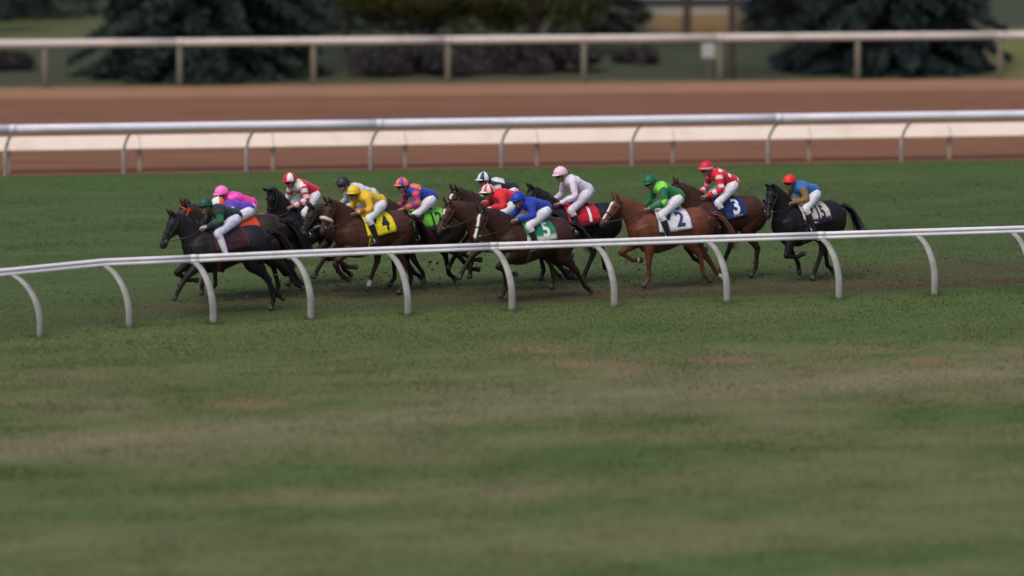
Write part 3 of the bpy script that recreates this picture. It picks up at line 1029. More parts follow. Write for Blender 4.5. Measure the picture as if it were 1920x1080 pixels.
    if cl.get('num'):
        for s in (1, -1):
            fc = bpy.data.curves.new('num', 'FONT')
            fc.body = cl['num']
            fc.align_x = 'CENTER'
            fc.size = cl.get('size', 0.36)
            fc.offset = 0.012
            fc.resolution_u = 3
            fo = bpy.data.objects.new('num', fc)
            col.objects.link(fo)
            dg = bpy.context.evaluated_depsgraph_get()
            fm = bpy.data.meshes.new_from_object(fo.evaluated_get(dg))
            bpy.data.objects.remove(fo)
            bpy.data.curves.remove(fc)
            bmx = bmesh.new(); bmx.from_mesh(fm)
            bmesh.ops.triangulate(bmx, faces=bmx.faces[:])
            for _ in range(4): bmesh.ops.subdivide_edges(bmx, edges=[e for e in bmx.edges if e.calc_length() > 0.025], cuts=1, use_grid_fill=True)
            bmesh.ops.triangulate(bmx, faces=bmx.faces[:])
            bmx.to_mesh(fm); bmx.free()
            v = verts_of(fm)
            if len(cl['num']) > 1: v[:, 0] *= 0.72
            v[:, 1] -= 0.12
            q = []
            for a_ in v:
                phi = cl.get('phi', 0.93) - a_[1] / 0.30
                q.append(trunk_pt(cl.get('nx', -0.04) - s * a_[0], s * phi, 0.046))
            fm.vertices.foreach_set('co', np.array(q, np.float32).ravel())
            fm.update()
            fm.name = 'number'
            fm.materials.clear()
            link('number', fm, paint(cl['ink']), cloth)
    if cl.get('band_ink'):
        for s in (1, -1):
            lt = MB()
            for k in range(7):
                x = -0.16 + 0.05 * k + (0.006 if k % 2 else 0)
                q = [trunk_pt(x + dx, s * (ph * 0.92 + dp), 0.035) for dx, dp in ((0, .03), (.032, .03), (.032, -.03), (0, -.03))]
                lt.add(q, [(0, 1, 2, 3)])
            lt.build('lettering', paint(cl['band_ink']), cloth, False)
    gr = MB()
    for k in range(24):
        pass
    pr = [trunk_pt(0.30, 1.2 + (2 * math.pi - 2.4) * k / 20, 0.006) for k in range(21)]
    gr.loft([(*p, 0.008, 0.05) for p in pr], (1, 0, 0), 8, 1)
    gr.build('girth', paint(S.get('girth', (0.05, 0.045, 0.045))), body)
    sd_ = MB()
    sd_.loft([(-0.13, 0, 1.545, .02, .07), (-0.06, 0, 1.54, .03, .085), (0.08, 0, 1.545, .03, .085), (0.20, 0, 1.575, .035, .08), (0.27, 0, 1.595, .02, .05)], (0, 1, 0), 12, 3)
    for s in (1, -1):
        sd_.loft([(*trunk_pt(0.17, s * 0.35, 0.04), .02, .09), (*trunk_pt(0.22, s * 0.7, 0.045), .014, .085), (*trunk_pt(0.25, s * 0.95, 0.045), .010, .07)], (1, 0, 0), 10, 3)
    sd_.build('saddle', M_leather, body)
    body.location = Vector((S['loc'].x, S['loc'].y, shift))
    body.rotation_euler = (0, 0, S['rz'])
    return body, shift


# ------------------------------------------------------------------ jockeys
def make_jockey(S, shift):
    J = S['jockey']
    hip = np.array([J.get('hx', -0.09) + random.uniform(-.025, .025), 0, J.get('hz', 1.83) - 0.075])
    pit = R(J.get('pitch', 22))
    td = np.array([math.cos(pit), 0, math.sin(pit)])
    tu = np.array([-math.sin(pit), 0, math.cos(pit)])
    sh = hip + td * 0.42
    hc = sh + td * 0.13 + np.array([0.035, 0, J.get('headup', 0.07) - 0.03])
    lean = J.get('lean', random.uniform(-0.05, 0.3))
    hand = np.array(S['hand'])
    knee = np.array([0.36, 0.32, 1.46])
    ank = np.array([0.22, 0.375, 1.04])
    toe = ank + np.array([0.17, 0.02, -0.05])

    def torso(mb, e=0.0):
        mb.loft([(*(hip - td * 0.12), .08 + e, .10 + e), (*(hip - td * 0.03 - tu * .0), .125 + e, .15 + e), (*(hip + td * 0.14 + tu * .015), .108 + e, .14 + e), (*(hip + td * 0.30 + tu * .02), .118 + e, .165 + e), (*(sh - td * 0.02), .105 + e, .175 + e), (*(sh + td * 0.08), .06 + e * .8, .09 + e)], (0, 1, 0), 16, 4)

    arms = []
    for s in (1, -1):
        a = sh + np.array([-0.02, 0.165 * s, -0.01])
        h_ = np.array([hand[0], hand[1] * s, hand[2]])
        mid = a * 0.5 + h_ * 0.5
        el = mid + np.array([-0.13, 0.11 * s, -0.06])
        arms.append((a, el, h_))

    def arm(mb, A, e=0.0, full=True):
        a, el, h_ = A
        end = 1.0 if full else 0.86
        w_ = el + (h_ - el) * end
        mb.loft([(*a, .066 + e, .06 + e), (*(a * .5 + el * .5), .056 + e, .052 + e), (*el, .048 + e, .046 + e), (*(el * .5 + w_ * .5), .042 + e, .042 + e), (*w_, .030 + e, .032 + e)], (0, 1, 0.2), 12, 4)

    def thigh(mb, s, e=0.0):
        h0 = hip + np.array([0.0, 0.09 * s, -0.03]); k = knee * np.array([1, s, 1])
        a_ = ank * np.array([1, s, 1])
        mb.loft([(*h0, .105 + e, .095 + e), (*(h0 * .6 + k * .4), .09 + e, .082 + e), (*(h0 * .15 + k * .85), .066 + e, .062 + e), (*(k + np.array([.02, 0, .0])), .060 + e, .056 + e), (*(k * .8 + a_ * .2), .055 + e, .05 + e), (*(k * .6 + a_ * .4), .052 + e, .048 + e)], (0, 1, 0), 12, 4)

    def shin(mb, s, e=0.0):
        k = knee * np.array([1, s, 1]); a_ = ank * np.array([1, s, 1]); t_ = toe * np.array([1, s, 1])
        mb.loft([(*(k * .78 + a_ * .22), .056 + e, .052 + e), (*(k * .5 + a_ * .5), .054 + e, .048 + e), (*(k * .2 + a_ * .8), .040 + e, .038 + e), (*a_, .042 + e, .036 + e)], (0, 1, 0), 12, 3)
        mb.loft([(*(a_ + np.array([-.05, 0, -.03])), .035 + e, .032 + e), (*(a_ + np.array([.02, 0, -.035])), .042 + e, .036 + e), (*(a_ * .4 + t_ * .6), .032 + e, .038 + e), (*t_, .022 + e, .026 + e)], (0, 1, 0), 10, 3)

    # --- the body itself: one surface with face, hands and fingers
    mb = MB()
    torso(mb)
    for i, s in enumerate((1, -1)):
        arm(mb, arms[i]); thigh(mb, s); shin(mb, s)
        h_ = arms[i][2]
        dirv = np.array([0.75, -0.25 * s, -0.6])
        dirv /= np.linalg.norm(dirv)
        up_ = np.array([0.6, 0, 0.75])
        mb.loft([(*(h_ - dirv * .01), .026, .032), (*(h_ + dirv * .035), .022, .042), (*(h_ + dirv * .075), .018, .040)], up_, 10, 2)
        for q in range(4):
            b0 = h_ + dirv * .07 + up_ * (0.030 - 0.02 * q)
            inn = np.array([-.35, -s * 0.8, -.35])
            ln = (0.030, 0.034, 0.032, 0.025)[q]
            mb.loft([(*b0, .0095, .0095), (*(b0 + dirv * ln * .7 + inn * .008), .009, .009), (*(b0 + dirv * ln * .6 + inn * .034), .0085, .0085), (*(b0 + inn * .042 - dirv * .005), .007, .007)], (0, 1, 0), 6, 2)
        b0 = h_ + dirv * .02 + up_ * 0.036
        mb.loft([(*b0, .012, .012), (*(b0 + dirv * .03 + up_ * .012), .011, .011), (*(b0 + dirv * .055 + np.array([0, -s * .018, 0])), .009, .009)], (0, 1, 0), 6, 2)
    fy = R(J.get('face', -12) + random.uniform(-9, 7))
    fd = np.array([math.cos(fy), lean, math.sin(fy)]); fd /= np.linalg.norm(fd)
    fl = np.array([-fd[1], fd[0], 0]); fl /= np.linalg.norm(fl)
    fu = np.cross(fd, fl)
    mb.loft([(*(sh + td * .02), .065, .07), (*(sh * .45 + hc * .55 - fd * 0.02), .056, .056), (*(hc - fd * .02 - fu * .05), .055, .055)], (0, 1, 0), 10, 2)
    mb.loft([(*(hc + fu * .12), .05, .045), (*(hc + fu * .08), .088, .070), (*(hc + fu * .01 + fd * .005), .098, .077), (*(hc - fu * .05 + fd * .02), .082, .064), (*(hc - fu * .095 + fd * .045), .048, .045), (*(hc - fu * .115 + fd * .06), .02, .025)], fl, 14, 3)
    mb.loft([(*(hc + fd * .085 + fu * .015), .010, .009), (*(hc + fd * .112 - fu * .022), .017, .016), (*(hc + fd * .095 - fu * .035), .012, .014)], fl, 8, 2)     # nose
    for s in (1, -1):
        mb.loft([(*(hc - fd * .005 + fl * s * .074 - fu * .035), .016, .010), (*(hc - fd * .012 + fl * s * .084 - fu * .01), .022, .010), (*(hc - fd * .012 + fl * s * .082 + fu * .02), .012, .008)], fl, 8, 2)   # ears
    me = mb.fused('person', 0.0115, 1)
    V = verts_of(me)
    C = np.tile(J.get('skin', (0.30, 0.17, 0.115)), (len(V), 1)) * (0.9 + 0.2 * vnoise(V[:, 0] * 20, V[:, 2] * 20))[:, None]
    rel = V - hc
    t, u, l = rel @ fd, rel @ fu, rel @ fl
    C[(np.hypot(l * 0.55, u + 0.06) < 0.012) & (t > .05)] = (0.16, 0.055, 0.045)      # mouth
    for s in (1, -1): C[(np.hypot(l - s * .032, u - .012) < 0.013) & (t > .05)] = (0.03, 0.02, 0.015)
    for A in arms:
        gl = np.linalg.norm(V - A[2], axis=1) < 0.14
        C[gl] = J.get('glove', J.get('skin', (0.30, 0.17, 0.115)))
    setcol(me, C)
    person = link('person', me, M_skin)

    # --- jacket
    mb = MB()
    torso(mb, 0.018)
    for A in arms: arm(mb, A, 0.013, False)
    mb.loft([(*(sh + td * .01), .075, .09), (*(sh + td * .085 + np.array([0.0, 0, .02])), .068, .072)], (0, 1, 0), 12, 2)
    me = mb.fused('jacket', 0.0125, 2)
    V = verts_of(me)
    keep_front = V
    tq = (V - hip) @ td
    V = V + 0.011 * (np.sin(tq * 46 + 5 * fbm(V[:, 1] * 6 + S['seed'], V[:, 2] * 6)) * fbm(V[:, 0] * 5, V[:, 1] * 5 + S['seed']))[:, None] * np.array([0.2, 0.0, 1.0])
    V = V + 0.006 * np.stack([fbm(V[:, 0] * 9, V[:, 2] * 9) - .5, fbm(V[:, 2] * 8 + 5, V[:, 0] * 8) - .5, fbm(V[:, 1] * 9 + 2, V[:, 0] * 8) - .5], 1) * 3
    me.vertices.foreach_set('co', V.astype(np.float32).ravel())
    arm_d = np.full(len(V), 9.0); arm_t = np.zeros(len(V))
    for A in arms:
        L_ = 0.0
        for a_, b_ in ((A[0], A[1]), (A[1], A[2])):
            ab = b_ - a_
            t = np.clip(((V - a_) @ ab) / (ab @ ab), 0, 1)
            d = np.linalg.norm(V - (a_ + t[:, None] * ab), axis=1)
            up = d < arm_d
            arm_d = np.where(up, d, arm_d); arm_t = np.where(up, L_ + t, arm_t)
            L_ += 1.0
    s_ = (V - hip) @ td / 0.45
    dor = (V - hip) @ tu
    latv = V[:, 1]
    sleeve = (arm_d < 0.085) & ((arm_t > 0.12) | (np.abs(latv) > 0.19))
    C = np.tile(J['jacket'], (len(V), 1)).astype(float)
    C[sleeve] = J.get('sleeve', J['jacket'])
    for (where, cc) in J.get('marks', []):
        C[where(s_, dor, latv, sleeve, arm_t)] = cc
    setcol(me, C)
    link('jacket', me, M_silk, person)
    # --- breeches
    mb = MB()
    mb.loft([(*(hip - td * 0.135), .085, .10), (*(hip - td * 0.05 - tu * .01), .142, .165), (*(hip + td * 0.09 + tu * .0), .122, .152)], (0, 1, 0), 16, 4)
    for s in (1, -1): thigh(mb, s, 0.010)
    me = mb.fused('breeches', 0.0125, 2)
    V = verts_of(me)
    setcol(me, np.tile(J.get('breeches', (0.66, 0.64, 0.68)), (len(V), 1)))
    link('breeches', me, M_silk, person)
    for s in (1, -1):
        mb = MB()
        shin(mb, s, 0.009)
        me = mb.fused('boot', 0.0125, 1)
        setcol(me, np.tile(J.get('boot', (0.014, 0.013, 0.014)), (len(me.vertices), 1)))
        link('boot', me, M_cap, person)
        st = MB()
        a_ = ank * np.array([1, s, 1]) + np.array([.10, 0, -.07])
        st.tube([a_ + np.array([0, .055 * math.sin(q), .0 if abs(q) < 0.1 else .13 * (1 - math.cos(q)) / 2]) for q in np.linspace(0, 2 * math.pi, 15)], 0.008, 6)
        st.tube([a_ + np.array([0, 0, .13]), trunk_pt(0.24, s * 0.75, 0.06)], 0.010, 6)
        st.build('stirrup', M_steel, person)
    # --- cap over the helmet, with peak; goggles
    capc = J['cap']
    hb = hc + fu * 0.035 - fd * 0.004
    cu = fu * 0.94 - fd * 0.20; cu /= np.linalg.norm(cu)
    cf = np.cross(fl, cu)
    vs_, fs, cs = [], [], []
    nA, nZ = 48, 12
    for i in range(nZ + 1):
        th = (math.pi / 2 + 0.22) * i / nZ
        for k in range(nA):
            a_ = 2 * math.pi * k / nA
            p = hb + cf * 0.138 * math.sin(th) * math.cos(a_) + fl * 0.112 * math.sin(th) * math.sin(a_) + cu * 0.128 * math.cos(th)
            vs_.append(p)
            cs.append(capc if not callable(capc) else capc(a_, th))
    for i in range(nZ):
        for k in range(nA):
            k2 = (k + 1) % nA
            fs.append((i * nA + k, (i + 1) * nA + k, (i + 1) * nA + k2, i * nA + k2))
    fs.append(tuple(nZ * nA + k for k in reversed(range(nA))))
    bt = MB(); bt.add(vs_, fs)
    bo = hb + cu * 0.131
    bt.ellipsoid(bo, (0.016, 0.016, 0.010), 8, 4)
    me = bt.mesh('cap')
    setcol(me, cs + [cs[0]] * (len(bt.v) - len(cs)))
    capo = link('cap', me, M_cap, person, True)
    pk = MB()
    vs_, fs = [], []
    for i in range(5):
        for k in range(13):
            a_ = -1.0 + 2.0 * k / 12
            rr = 1.0 + 0.24 * i / 4 * math.cos(a_ * 1.25)
            vs_.append(hb + cf * 0.138 * rr * math.cos(a_) + fl * 0.112 * rr * math.sin(a_) - cu * (0.002 + 0.016 * (i / 4) ** 1.5))
    for i in range(4):
        for k in range(12): fs.append((i * 13 + k, i * 13 + k + 1, (i + 1) * 13 + k + 1, (i + 1) * 13 + k))
    pk.add(vs_, fs)
    me = pk.mesh('peak')
    setcol(me, np.tile(J.get('peak', capc if not callable(capc) else capc(0, 1.2)), (len(vs_), 1)))
    po = link('peak', me, M_cap, capo, True)
    sol = po.modifiers.new('thick', 'SOLIDIFY'); sol.thickness = 0.006
    gg = MB()
    gg.loft([(*(hc + fu * .008 + fd * (.012 + .096 * math.cos(a_)) + fl * .080 * math.sin(a_)), .024 if abs(a_) < 0.9 else .012, .010) for a_ in np.linspace(-2.1, 2.1, 17)], tuple(fd * 0.6 + fl * 0.1), 8, 1)
    gg.build('goggles', M_leather if J.get('goggle', 1) else M_glass, person)
    ch = MB()
    ch.tube([hc + fu * (0.03 - 0.135 * math.sin(q)) + fl * 0.083 * math.cos(q) + fd * (0.0 + 0.045 * math.sin(q)) for q in np.linspace(0, math.pi, 13)], 0.007, 6)
    ch.build('chin_strap', M_leather, person)
    if J.get('whip'):
        h_ = arms[0][2]
        MB().loft([(*(h_ + np.array([.07, 0.01, .08])), .010, .010), (*h_, .010, .010), (*(h_ + np.array([-.28, .10, -.22])), .007, .007), (*(h_ + np.array([-.46, .17, -.36])), .012, .004)], (0, 1, 0), 6, 2).build('whip', M_leather, person)
    person.location = Vector((S['loc'].x, S['loc'].y, shift))
    person.rotation_euler = (0, 0, S['rz'])
    return person


# coats
BLACK = ((0.0105, 0.0088, 0.0105), (0.007, 0.006, 0.007))
DBAY = ((0.030, 0.017, 0.013), (0.010, 0.008, 0.008))
BAY = ((0.052, 0.019, 0.012), (0.014, 0.010, 0.009))
BAY2 = ((0.040, 0.016, 0.011), (0.012, 0.009, 0.008))
CHEST = ((0.115, 0.037, 0.018), (0.080, 0.028, 0.015))
CHEST2 = ((0.060, 0.022, 0.014), (0.034, 0.014, 0.010))
WHITE = (0.66, 0.64, 0.69)
RED = (0.62, 0.012, 0.028)
NAVY = (0.012, 0.014, 0.05)


def stripes(c1, c2, n, ph=0.0): return lambda a, th: c1 if int((a + ph) / (2 * math.pi) * n) % 2 == 0 else c2


def lengthways(c1, c2, k=3.2): return lambda a, th: c1 if int(abs(math.sin(th) * math.sin(a)) * k + 0.5) % 2 == 0 else c2


HORSES = [
    dict(yaw=30, x=438, y=586, coat=BLACK, pose='reach', neck=44, head=-62, hyaw=4, cloth=dict(c=(0.034, 0.007, 0.013), edge=(0.10, 0.012, 0.016)), hz=1.74, girth=(0.12, 0.01, 0.02),
         label='black horse leading along the rail with a dark maroon saddle cloth',
         j=dict(jacket=(0.012, 0.022, 0.018), sleeve=(0.012, 0.022, 0.018), cap=lambda a, th: (0.010, 0.07, 0.035) if th > 0.4 else (0.012, 0.10, 0.05), pitch=16, hz=1.79, hx=-0.12, headup=0.08, boot=(0.62, 0.60, 0.70), glove=(0.45, 0.36, 0.36), breeches=(0.56, 0.53, 0.66),
                marks=[(lambda s, d, l, sl, t: sl & (t > 0.35) & (t < 0.95), (0.008, 0.13, 0.04))],
                label='jockey in near black jacket with green sleeve patch, dark green cap and pale boots')),
    dict(x=462, y=563, coat=DBAY, pose='stretch', neck=40, head=-50, cloth=dict(c=(0.55, 0.05, 0.012), num=None), bridle_mat=None,
         label='dark bay horse hidden behind the black leader',
         j=dict(jacket=(0.10, 0.045, 0.40), sleeve=(0.10, 0.045, 0.40), cap=lambda a, th: (0.75, 0.16, 0.045) if math.cos(a) < 0.35 else (0.70, 0.68, 0.70), pitch=8, hz=1.72, headup=0.05, marks=[(lambda s, d, l, sl, t: sl & (t > 0.05) & (t < 0.45), (0.55, 0.56, 0.72))],
                label='jockey in purple jacket with pale armbands and an orange and white cap')),
    dict(x=470, y=553, coat=BAY2, pose='lead2', neck=40, head=-50, cloth=dict(c=(0.62, 0.055, 0.018), num='10', x0=-0.34, nx=-0.18, ink=(0.28, 0.02, 0.012), size=0.30, dx=-0.08, phi=0.7),
         label='bay horse with an orange saddle cloth third from the rail at the front',
         j=dict(jacket=(0.80, 0.035, 0.36), sleeve=(0.58, 0.012, 0.22), cap=(0.85, 0.18, 0.52), pitch=20, hz=1.80, headup=0.06,
                marks=[(lambda s, d, l, sl, t: (~sl) & (s > 0.75) & (np.abs(l) > .1), (0.85, 0.10, 0.45))],
                label='jockey all in bright pink with white breeches behind the leaders')),
    dict(yaw=43, x=588, y=534, coat=BLACK, pose='lead', neck=60, head=-82, nyaw=4, hyaw=6, nlen=0.70, cloth=dict(c=(0.014, 0.014, 0.04), num=None, band=(0.03, 0.03, 0.09), band_ink=(0.55, 0.55, 0.6)), ear=0.2,
         label='black horse with high arched neck and tucked head behind the front group',
         j=dict(jacket=RED, sleeve=(0.60, 0.56, 0.58), cap=lambda a, th: (0.72, 0.68, 0.69) if int((a + math.pi / 6) / (math.pi / 3)) % 2 else (0.60, 0.01, 0.035), pitch=22, hz=1.86, face=-25,
                marks=[(lambda s, d, l, sl, t: sl & (np.sin(t * 14) > 0.3), (0.55, 0.02, 0.04)), (lambda s, d, l, sl, t: (~sl) & (s > 0.92), (0.66, 0.62, 0.62))],
                label='jockey in red jacket with white sleeves and a quartered red and white cap')),
    dict(x=698, y=545, coat=DBAY, pose='reach', neck=26, nlen=0.55, head=-60, cloth=dict(c=(0.30, 0.28, 0.27), num=None),
         label='dark bay horse almost hidden behind the chestnut with the yellow cloth',
         j=dict(jacket=(0.58, 0.57, 0.60), sleeve=(0.50, 0.47, 0.48), cap=(0.022, 0.022, 0.026), pitch=18, hz=1.82, headup=0.07,
                label='jockey in white jacket and plain black cap behind the yellow jockey')),
    dict(yaw=40, x=711, y=556, coat=CHEST2, pose='hindland', neck=47, head=-66, nlen=0.66, nyaw=6, fleece=True, cloth=dict(c=(0.80, 0.62, 0.01), num='4', ink=(0.02, 0.02, 0.02), dx=-0.10, size=0.34), girth=(0.5, 0.36, 0.02), socks={3: 3.0},
         label='dark chestnut horse with sheepskin noseband and yellow saddle cloth number 4',
         j=dict(jacket=(0.66, 0.42, 0.025), sleeve=(0.62, 0.38, 0.02), cap=(0.68, 0.46, 0.03), pitch=16, hz=1.79, headup=0.06, whip=1, glove=(0.2, 0.12, 0.06),
                marks=[(lambda s, d, l, sl, t: (~sl) & (d > 0.05) & (np.hypot((s - 0.55) * .45, l) < 0.085) & (np.hypot((s - 0.55) * .45, l) > 0.05), (0.03, 0.025, 0.02)), (lambda s, d, l, sl, t: sl & (t > 1.35) & (t < 1.7), (0.30, 0.09, 0.02))],
                label='jockey all in yellow with a black ring on the back and white breeches')),
    dict(x=805, y=540, coat=DBAY, pose='over', neck=46, head=-55, cloth=dict(c=(0.13, 0.46, 0.035), num='12', x0=-0.30, nx=-0.10, ink=(0.015, 0.02, 0.015), dx=-0.06, size=0.36, band=(0.02, 0.05, 0.02)),
         label='dark brown horse with a bright green saddle cloth number 12',
         j=dict(jacket=(0.032, 0.045, 0.33), sleeve=(0.28, 0.03, 0.16), cap=stripes((0.78, 0.17, 0.09), (0.13, 0.05, 0.30), 8, 0.2), pitch=20, hz=1.83,
                marks=[(lambda s, d, l, sl, t: (~sl) & (s > 0.66) & (d > 0.06), (0.75, 0.16, 0.05)), (lambda s, d, l, sl, t: sl & (np.sin(t * 9) > 0.35), (0.62, 0.10, 0.05))],
                label='jockey in royal blue jacket with orange shoulders and an orange and purple striped cap')),
    dict(x=962, y=532, coat=BAY2, pose='stretch', neck=43, head=-56, hyaw=14, blaze=(0.05, 0.5, 0.03), cloth=dict(c=(0.02, 0.02, 0.03), num=None),
         label='dark bay horse with white star on the far side of the red capped pair',
         j=dict(jacket=(0.018, 0.018, 0.030), sleeve=(0.018, 0.018, 0.03), cap=stripes((0.62, 0.64, 0.70), (0.015, 0.018, 0.035), 10), pitch=14, hz=1.83, headup=0.08,
                marks=[(lambda s, d, l, sl, t: (~sl) & (s > 0.55) & (d > 0.07), (0.62, 0.60, 0.64)), (lambda s, d, l, sl, t: sl & (np.sin(t * 9) > 0.3), (0.58, 0.58, 0.64))],
                label='jockey in black jacket with white back panel and a black and white striped cap')),
    dict(x=967, y=546, coat=BAY, pose='reach', neck=27, nlen=0.76, head=-58, hyaw=16, blaze=(0.22, 0.40, 0.028), cloth=dict(c=(0.35, 0.02, 0.02), num=None),
         label='bay horse with small white star between the blue jockey and the striped black cap',
         j=dict(jacket=(0.66, 0.015, 0.025), sleeve=(0.60, 0.02, 0.03), cap=stripes((0.72, 0.66, 0.67), (0.60, 0.02, 0.04), 12, 0.1), pitch=10, hz=1.77, headup=0.07, glove=(0.55, 0.45, 0.45),
                label='jockey flat in scarlet jacket with a red and white striped cap')),
    dict(yaw=38, x=1012, y=561, coat=BAY2, pose='lead2', nlen=0.78, neck=36, head=-64, hyaw=18, nyaw=4, blaze=(0.02, 0.9, 0.024), cloth=dict(c=(0.012, 0.20, 0.09), num='5', ink=(0.75, 0.78, 0.75), dx=-0.03, size=0.36, band=(0.5, 0.55, 0.5)),
         label='bay horse with long white blaze and green saddle cloth number 5',
         j=dict(jacket=(0.012, 0.035, 0.34), sleeve=(0.012, 0.035, 0.32), cap=(0.012, 0.035, 0.36), pitch=14, hz=1.80, hx=-0.18, headup=0.07,
                label='jockey all in royal blue crouched low with white breeches')),
    dict(x=1098, y=529, coat=BLACK, pose='gather', neck=53, head=-50, ear=0.15, cloth=dict(c=(0.50, 0.010, 0.028), num='1', ink=(0.75, 0.7, 0.72), dx=-0.12, size=0.36, band=(0.16, 0.01, 0.02)),
         label='black horse with pricked ears and red saddle cloth number 1',
         j=dict(jacket=(0.64, 0.57, 0.66), sleeve=(0.64, 0.57, 0.66), cap=(0.74, 0.48, 0.57), pitch=28, hz=1.86, headup=0.08, face=-20, breeches=(0.62, 0.56, 0.64),
                label='jockey all in very pale pink sitting tall on the black horse')),
    dict(yaw=25, x=1268, y=539, coat=CHEST, pose='lead', neck=40, head=-49, hyaw=10, points=0.85, blaze=(0.04, 0.80, 0.03), socks={3: 3.0, 1: 3.7}, cloth=dict(c=(0.62, 0.60, 0.66), num='2', ink=(0.03, 0.035, 0.12), dx=-0.10, size=0.36), hair=(0.09, 0.032, 0.016),
         label='bright chestnut horse with white blaze and white saddle cloth number 2',
         j=dict(jacket=(0.010, 0.16, 0.045), sleeve=(0.012, 0.15, 0.045), cap=(0.008, 0.115, 0.05), pitch=24, hz=1.84, face=-18, whip=1,
                marks=[(lambda s, d, l, sl, t: (~sl) & (s > 0.72), (0.20, 0.62, 0.06)), (lambda s, d, l, sl, t: sl & (t > 0.85) & (t < 1.12), (0.22, 0.60, 0.07))],
                label='jockey in emerald jacket with lime shoulders and green cap')),
    dict(x=1371, y=523, coat=BAY, pose='hindland', neck=46, head=-40, hyaw=-4, cloth=dict(c=(0.012, 0.022, 0.12), num='3', ink=(0.70, 0.72, 0.80), dx=-0.03, size=0.38, band=(0.02, 0.04, 0.14), band_ink=(0.4, 0.42, 0.5)),
         label='bay horse with navy saddle cloth number 3 beyond the chestnut',
         j=dict(jacket=RED, sleeve=RED, cap=lambda a, th: (0.60, 0.008, 0.03) if th < 1.45 else (0.66, 0.45, 0.48), peak=(0.5, 0.01, 0.03), pitch=24, hz=1.87, face=-20,
                marks=[(lambda s, d, l, sl, t: (~sl) & (d > 0.06) & (np.sin(s * 13) * np.cos(l * 26) > 0.45), (0.72, 0.62, 0.64)), (lambda s, d, l, sl, t: sl & (np.sin(t * 10) > 0.4), (0.70, 0.60, 0.62))],
                label='jockey in red jacket with white patches and a plain red cap')),
    dict(yaw=38, x=1526, y=525, coat=BLACK, pose='gather', neck=53, nlen=0.74, head=-66, nyaw=12, hyaw=16, ear=0.0, cloth=dict(c=(0.50, 0.46, 0.42), num='15', x0=-0.22, nx=-0.02, ink=(0.02, 0.015, 0.025), dx=-0.06, size=0.34, band=(0.026, 0.009, 0.045), band_ink=(0.60, 0.58, 0.66)),
         label='black horse at the back with high head and pale saddle cloth number 15',
         j=dict(jacket=(0.022, 0.13, 0.36), sleeve=(0.22, 0.12, 0.04), cap=(0.68, 0.022, 0.028), pitch=14, hz=1.80, headup=0.09, glove=(0.2, 0.13, 0.06),
                label='jockey in sky blue jacket with tan sleeves and a red cap')),
]
for i, h in enumerate(HORSES):
    S = dict(h)
    S['coat'], S['dark'] = h['coat']
    S['seed'] = 3.7 * i
    S['loc'] = gp(h['x'] - 9, h['y'])
    S['rz'] = R(180 + h.get('yaw', 28) + random.uniform(-2, 2))
    if S.get('bridle_mat', 1) is None: S['bridle_mat'] = paint((0.6, 0.07, 0.02))
    S['jockey'] = h['j']
    zt = h['j'].get('hz', 1.83)
    S['hand'] = (0.55, 0.15, 1.56 + 0.1 * (zt - 1.75))
    body, shift = make_horse(S)
    tag(body, h['label'], 'horse', 'horses galloping in the race')
    pr = make_jockey(S, shift)
    tag(pr, h['j']['label'], 'jockey', 'jockeys riding in the race')

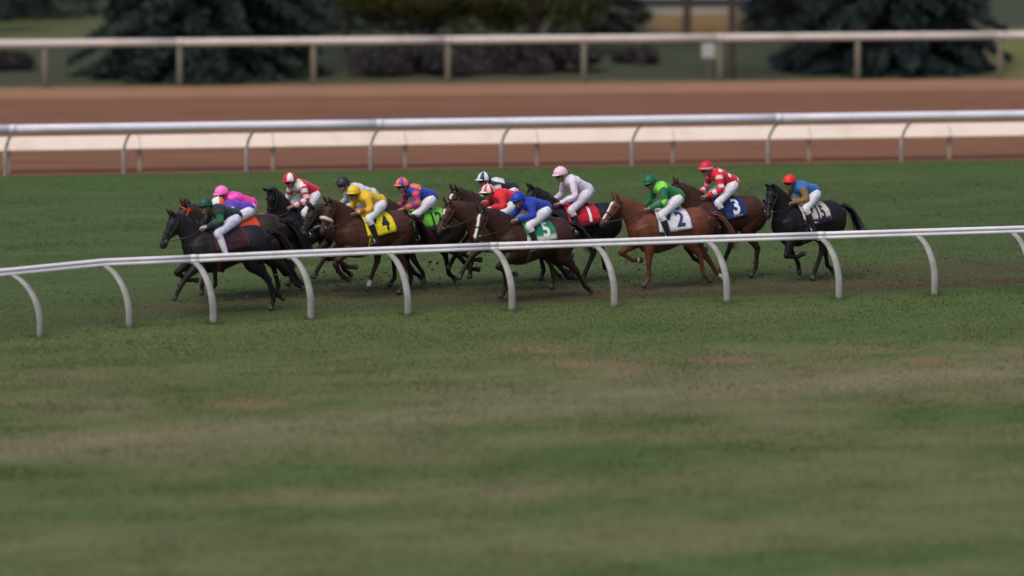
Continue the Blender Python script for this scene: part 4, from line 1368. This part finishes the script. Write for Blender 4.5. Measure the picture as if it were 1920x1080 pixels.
# ------------------------------------------------------------------ grass blades and kicked-up clods
def blades(name, n, sample, hlo, hhi, wid, label):
    x, y = sample(n)
    m = len(x)
    hgt = rng.uniform(hlo, hhi, m) * (0.5 + fbm(x * 1.3, y * 1.3))
    az = rng.uniform(0, 2 * math.pi, m)
    lean = rng.uniform(0.7, 2.6, m)
    la = rng.uniform(0, 2 * math.pi, m)
    wv = wid * rng.uniform(0.6, 1.4, m)
    a = np.stack([x - np.cos(az) * wv, y - np.sin(az) * wv, np.full(m, -0.012)], -1)
    b = np.stack([x + np.cos(az) * wv, y + np.sin(az) * wv, np.full(m, -0.012)], -1)
    c = np.stack([x + np.cos(la) * hgt * lean, y + np.sin(la) * hgt * lean, hgt], -1)
    V = np.stack([a, b, c], 1).reshape(-1, 3)
    me = fast_mesh(name, V, m)
    cc = turf_col(x, y) * rng.uniform(1.0, 1.38, (m, 1))
    setcol(me, np.repeat(cc, 3, 0))
    o = link(name, me, M_blade)
    return tag(o, label, 'grass', kind='stuff')


def s_verge(n):
    x = rng.uniform(-11.5, 11.5, n); u = rng.random(n)
    y = 78 + (f_near(x) + 0.3 - 78) * u
    return x, y


def s_course(n):
    x = rng.uniform(-13, 13, n); u = rng.random(n)
    y = f_near(x) + 0.3 + (f_mid(x) - f_near(x) - 0.25) * u
    return x, y


blades('grass', 330000, s_verge, 0.015, 0.04, 0.010, 'tufted verge grass in front of the running rail')
blades('grass', 260000, s_course, 0.010, 0.026, 0.010, 'short mown grass of the racing strip')


def s_foot(n):
    k = rng.integers(0, len(NEAR), n)
    px = np.array([p.x for p in NEAR])[k] + rng.normal(0, 0.13, n)
    py = np.array([p.y for p in NEAR])[k] + rng.normal(-0.03, 0.10, n)
    return px, py


blades('grass', 2600, s_foot, 0.04, 0.11, 0.005, 'longer grass left standing round the feet of the rail posts')

# clods of turf cut loose by the hooves, most lying in the lane, a few still in the air
cm, cc = MB(), []
for h in HORSES:
    p = gp(h['x'], h['y'])
    fw = Vector((-math.cos(R(h.get('yaw', 28))), -math.sin(R(h.get('yaw', 28))), 0))
    sd_ = Vector((-fw.y, fw.x, 0))
    for k in range(22):
        air = k < 6
        c = p - fw * random.uniform(0.2, 2.2) + sd_ * random.uniform(-0.45, 0.45)
        r = random.uniform(0.010, 0.030)
        c.z = random.uniform(0.06, 0.5) if air else r * 0.35
        o0 = len(cm.v)
        cm.ellipsoid(c, (r * random.uniform(0.8, 1.6), r * random.uniform(0.8, 1.4), r * random.uniform(0.5, 0.9)), 6, 4)
        for q in range(o0, len(cm.v)):
            v = Vector(cm.v[q])
            cm.v[q] = tuple(c + (v - c) * random.uniform(0.7, 1.3))
        t = random.choice([(0.070, 0.050, 0.032), (0.085, 0.062, 0.040), (0.075, 0.090, 0.038)])
        cc += [t] * (len(cm.v) - o0)
me = cm.mesh('turf_clods')
setcol(me, cc)
tag(link('turf_clods', me, M_ground), 'loose clods of turf kicked up behind the hooves', 'clods', kind='stuff')
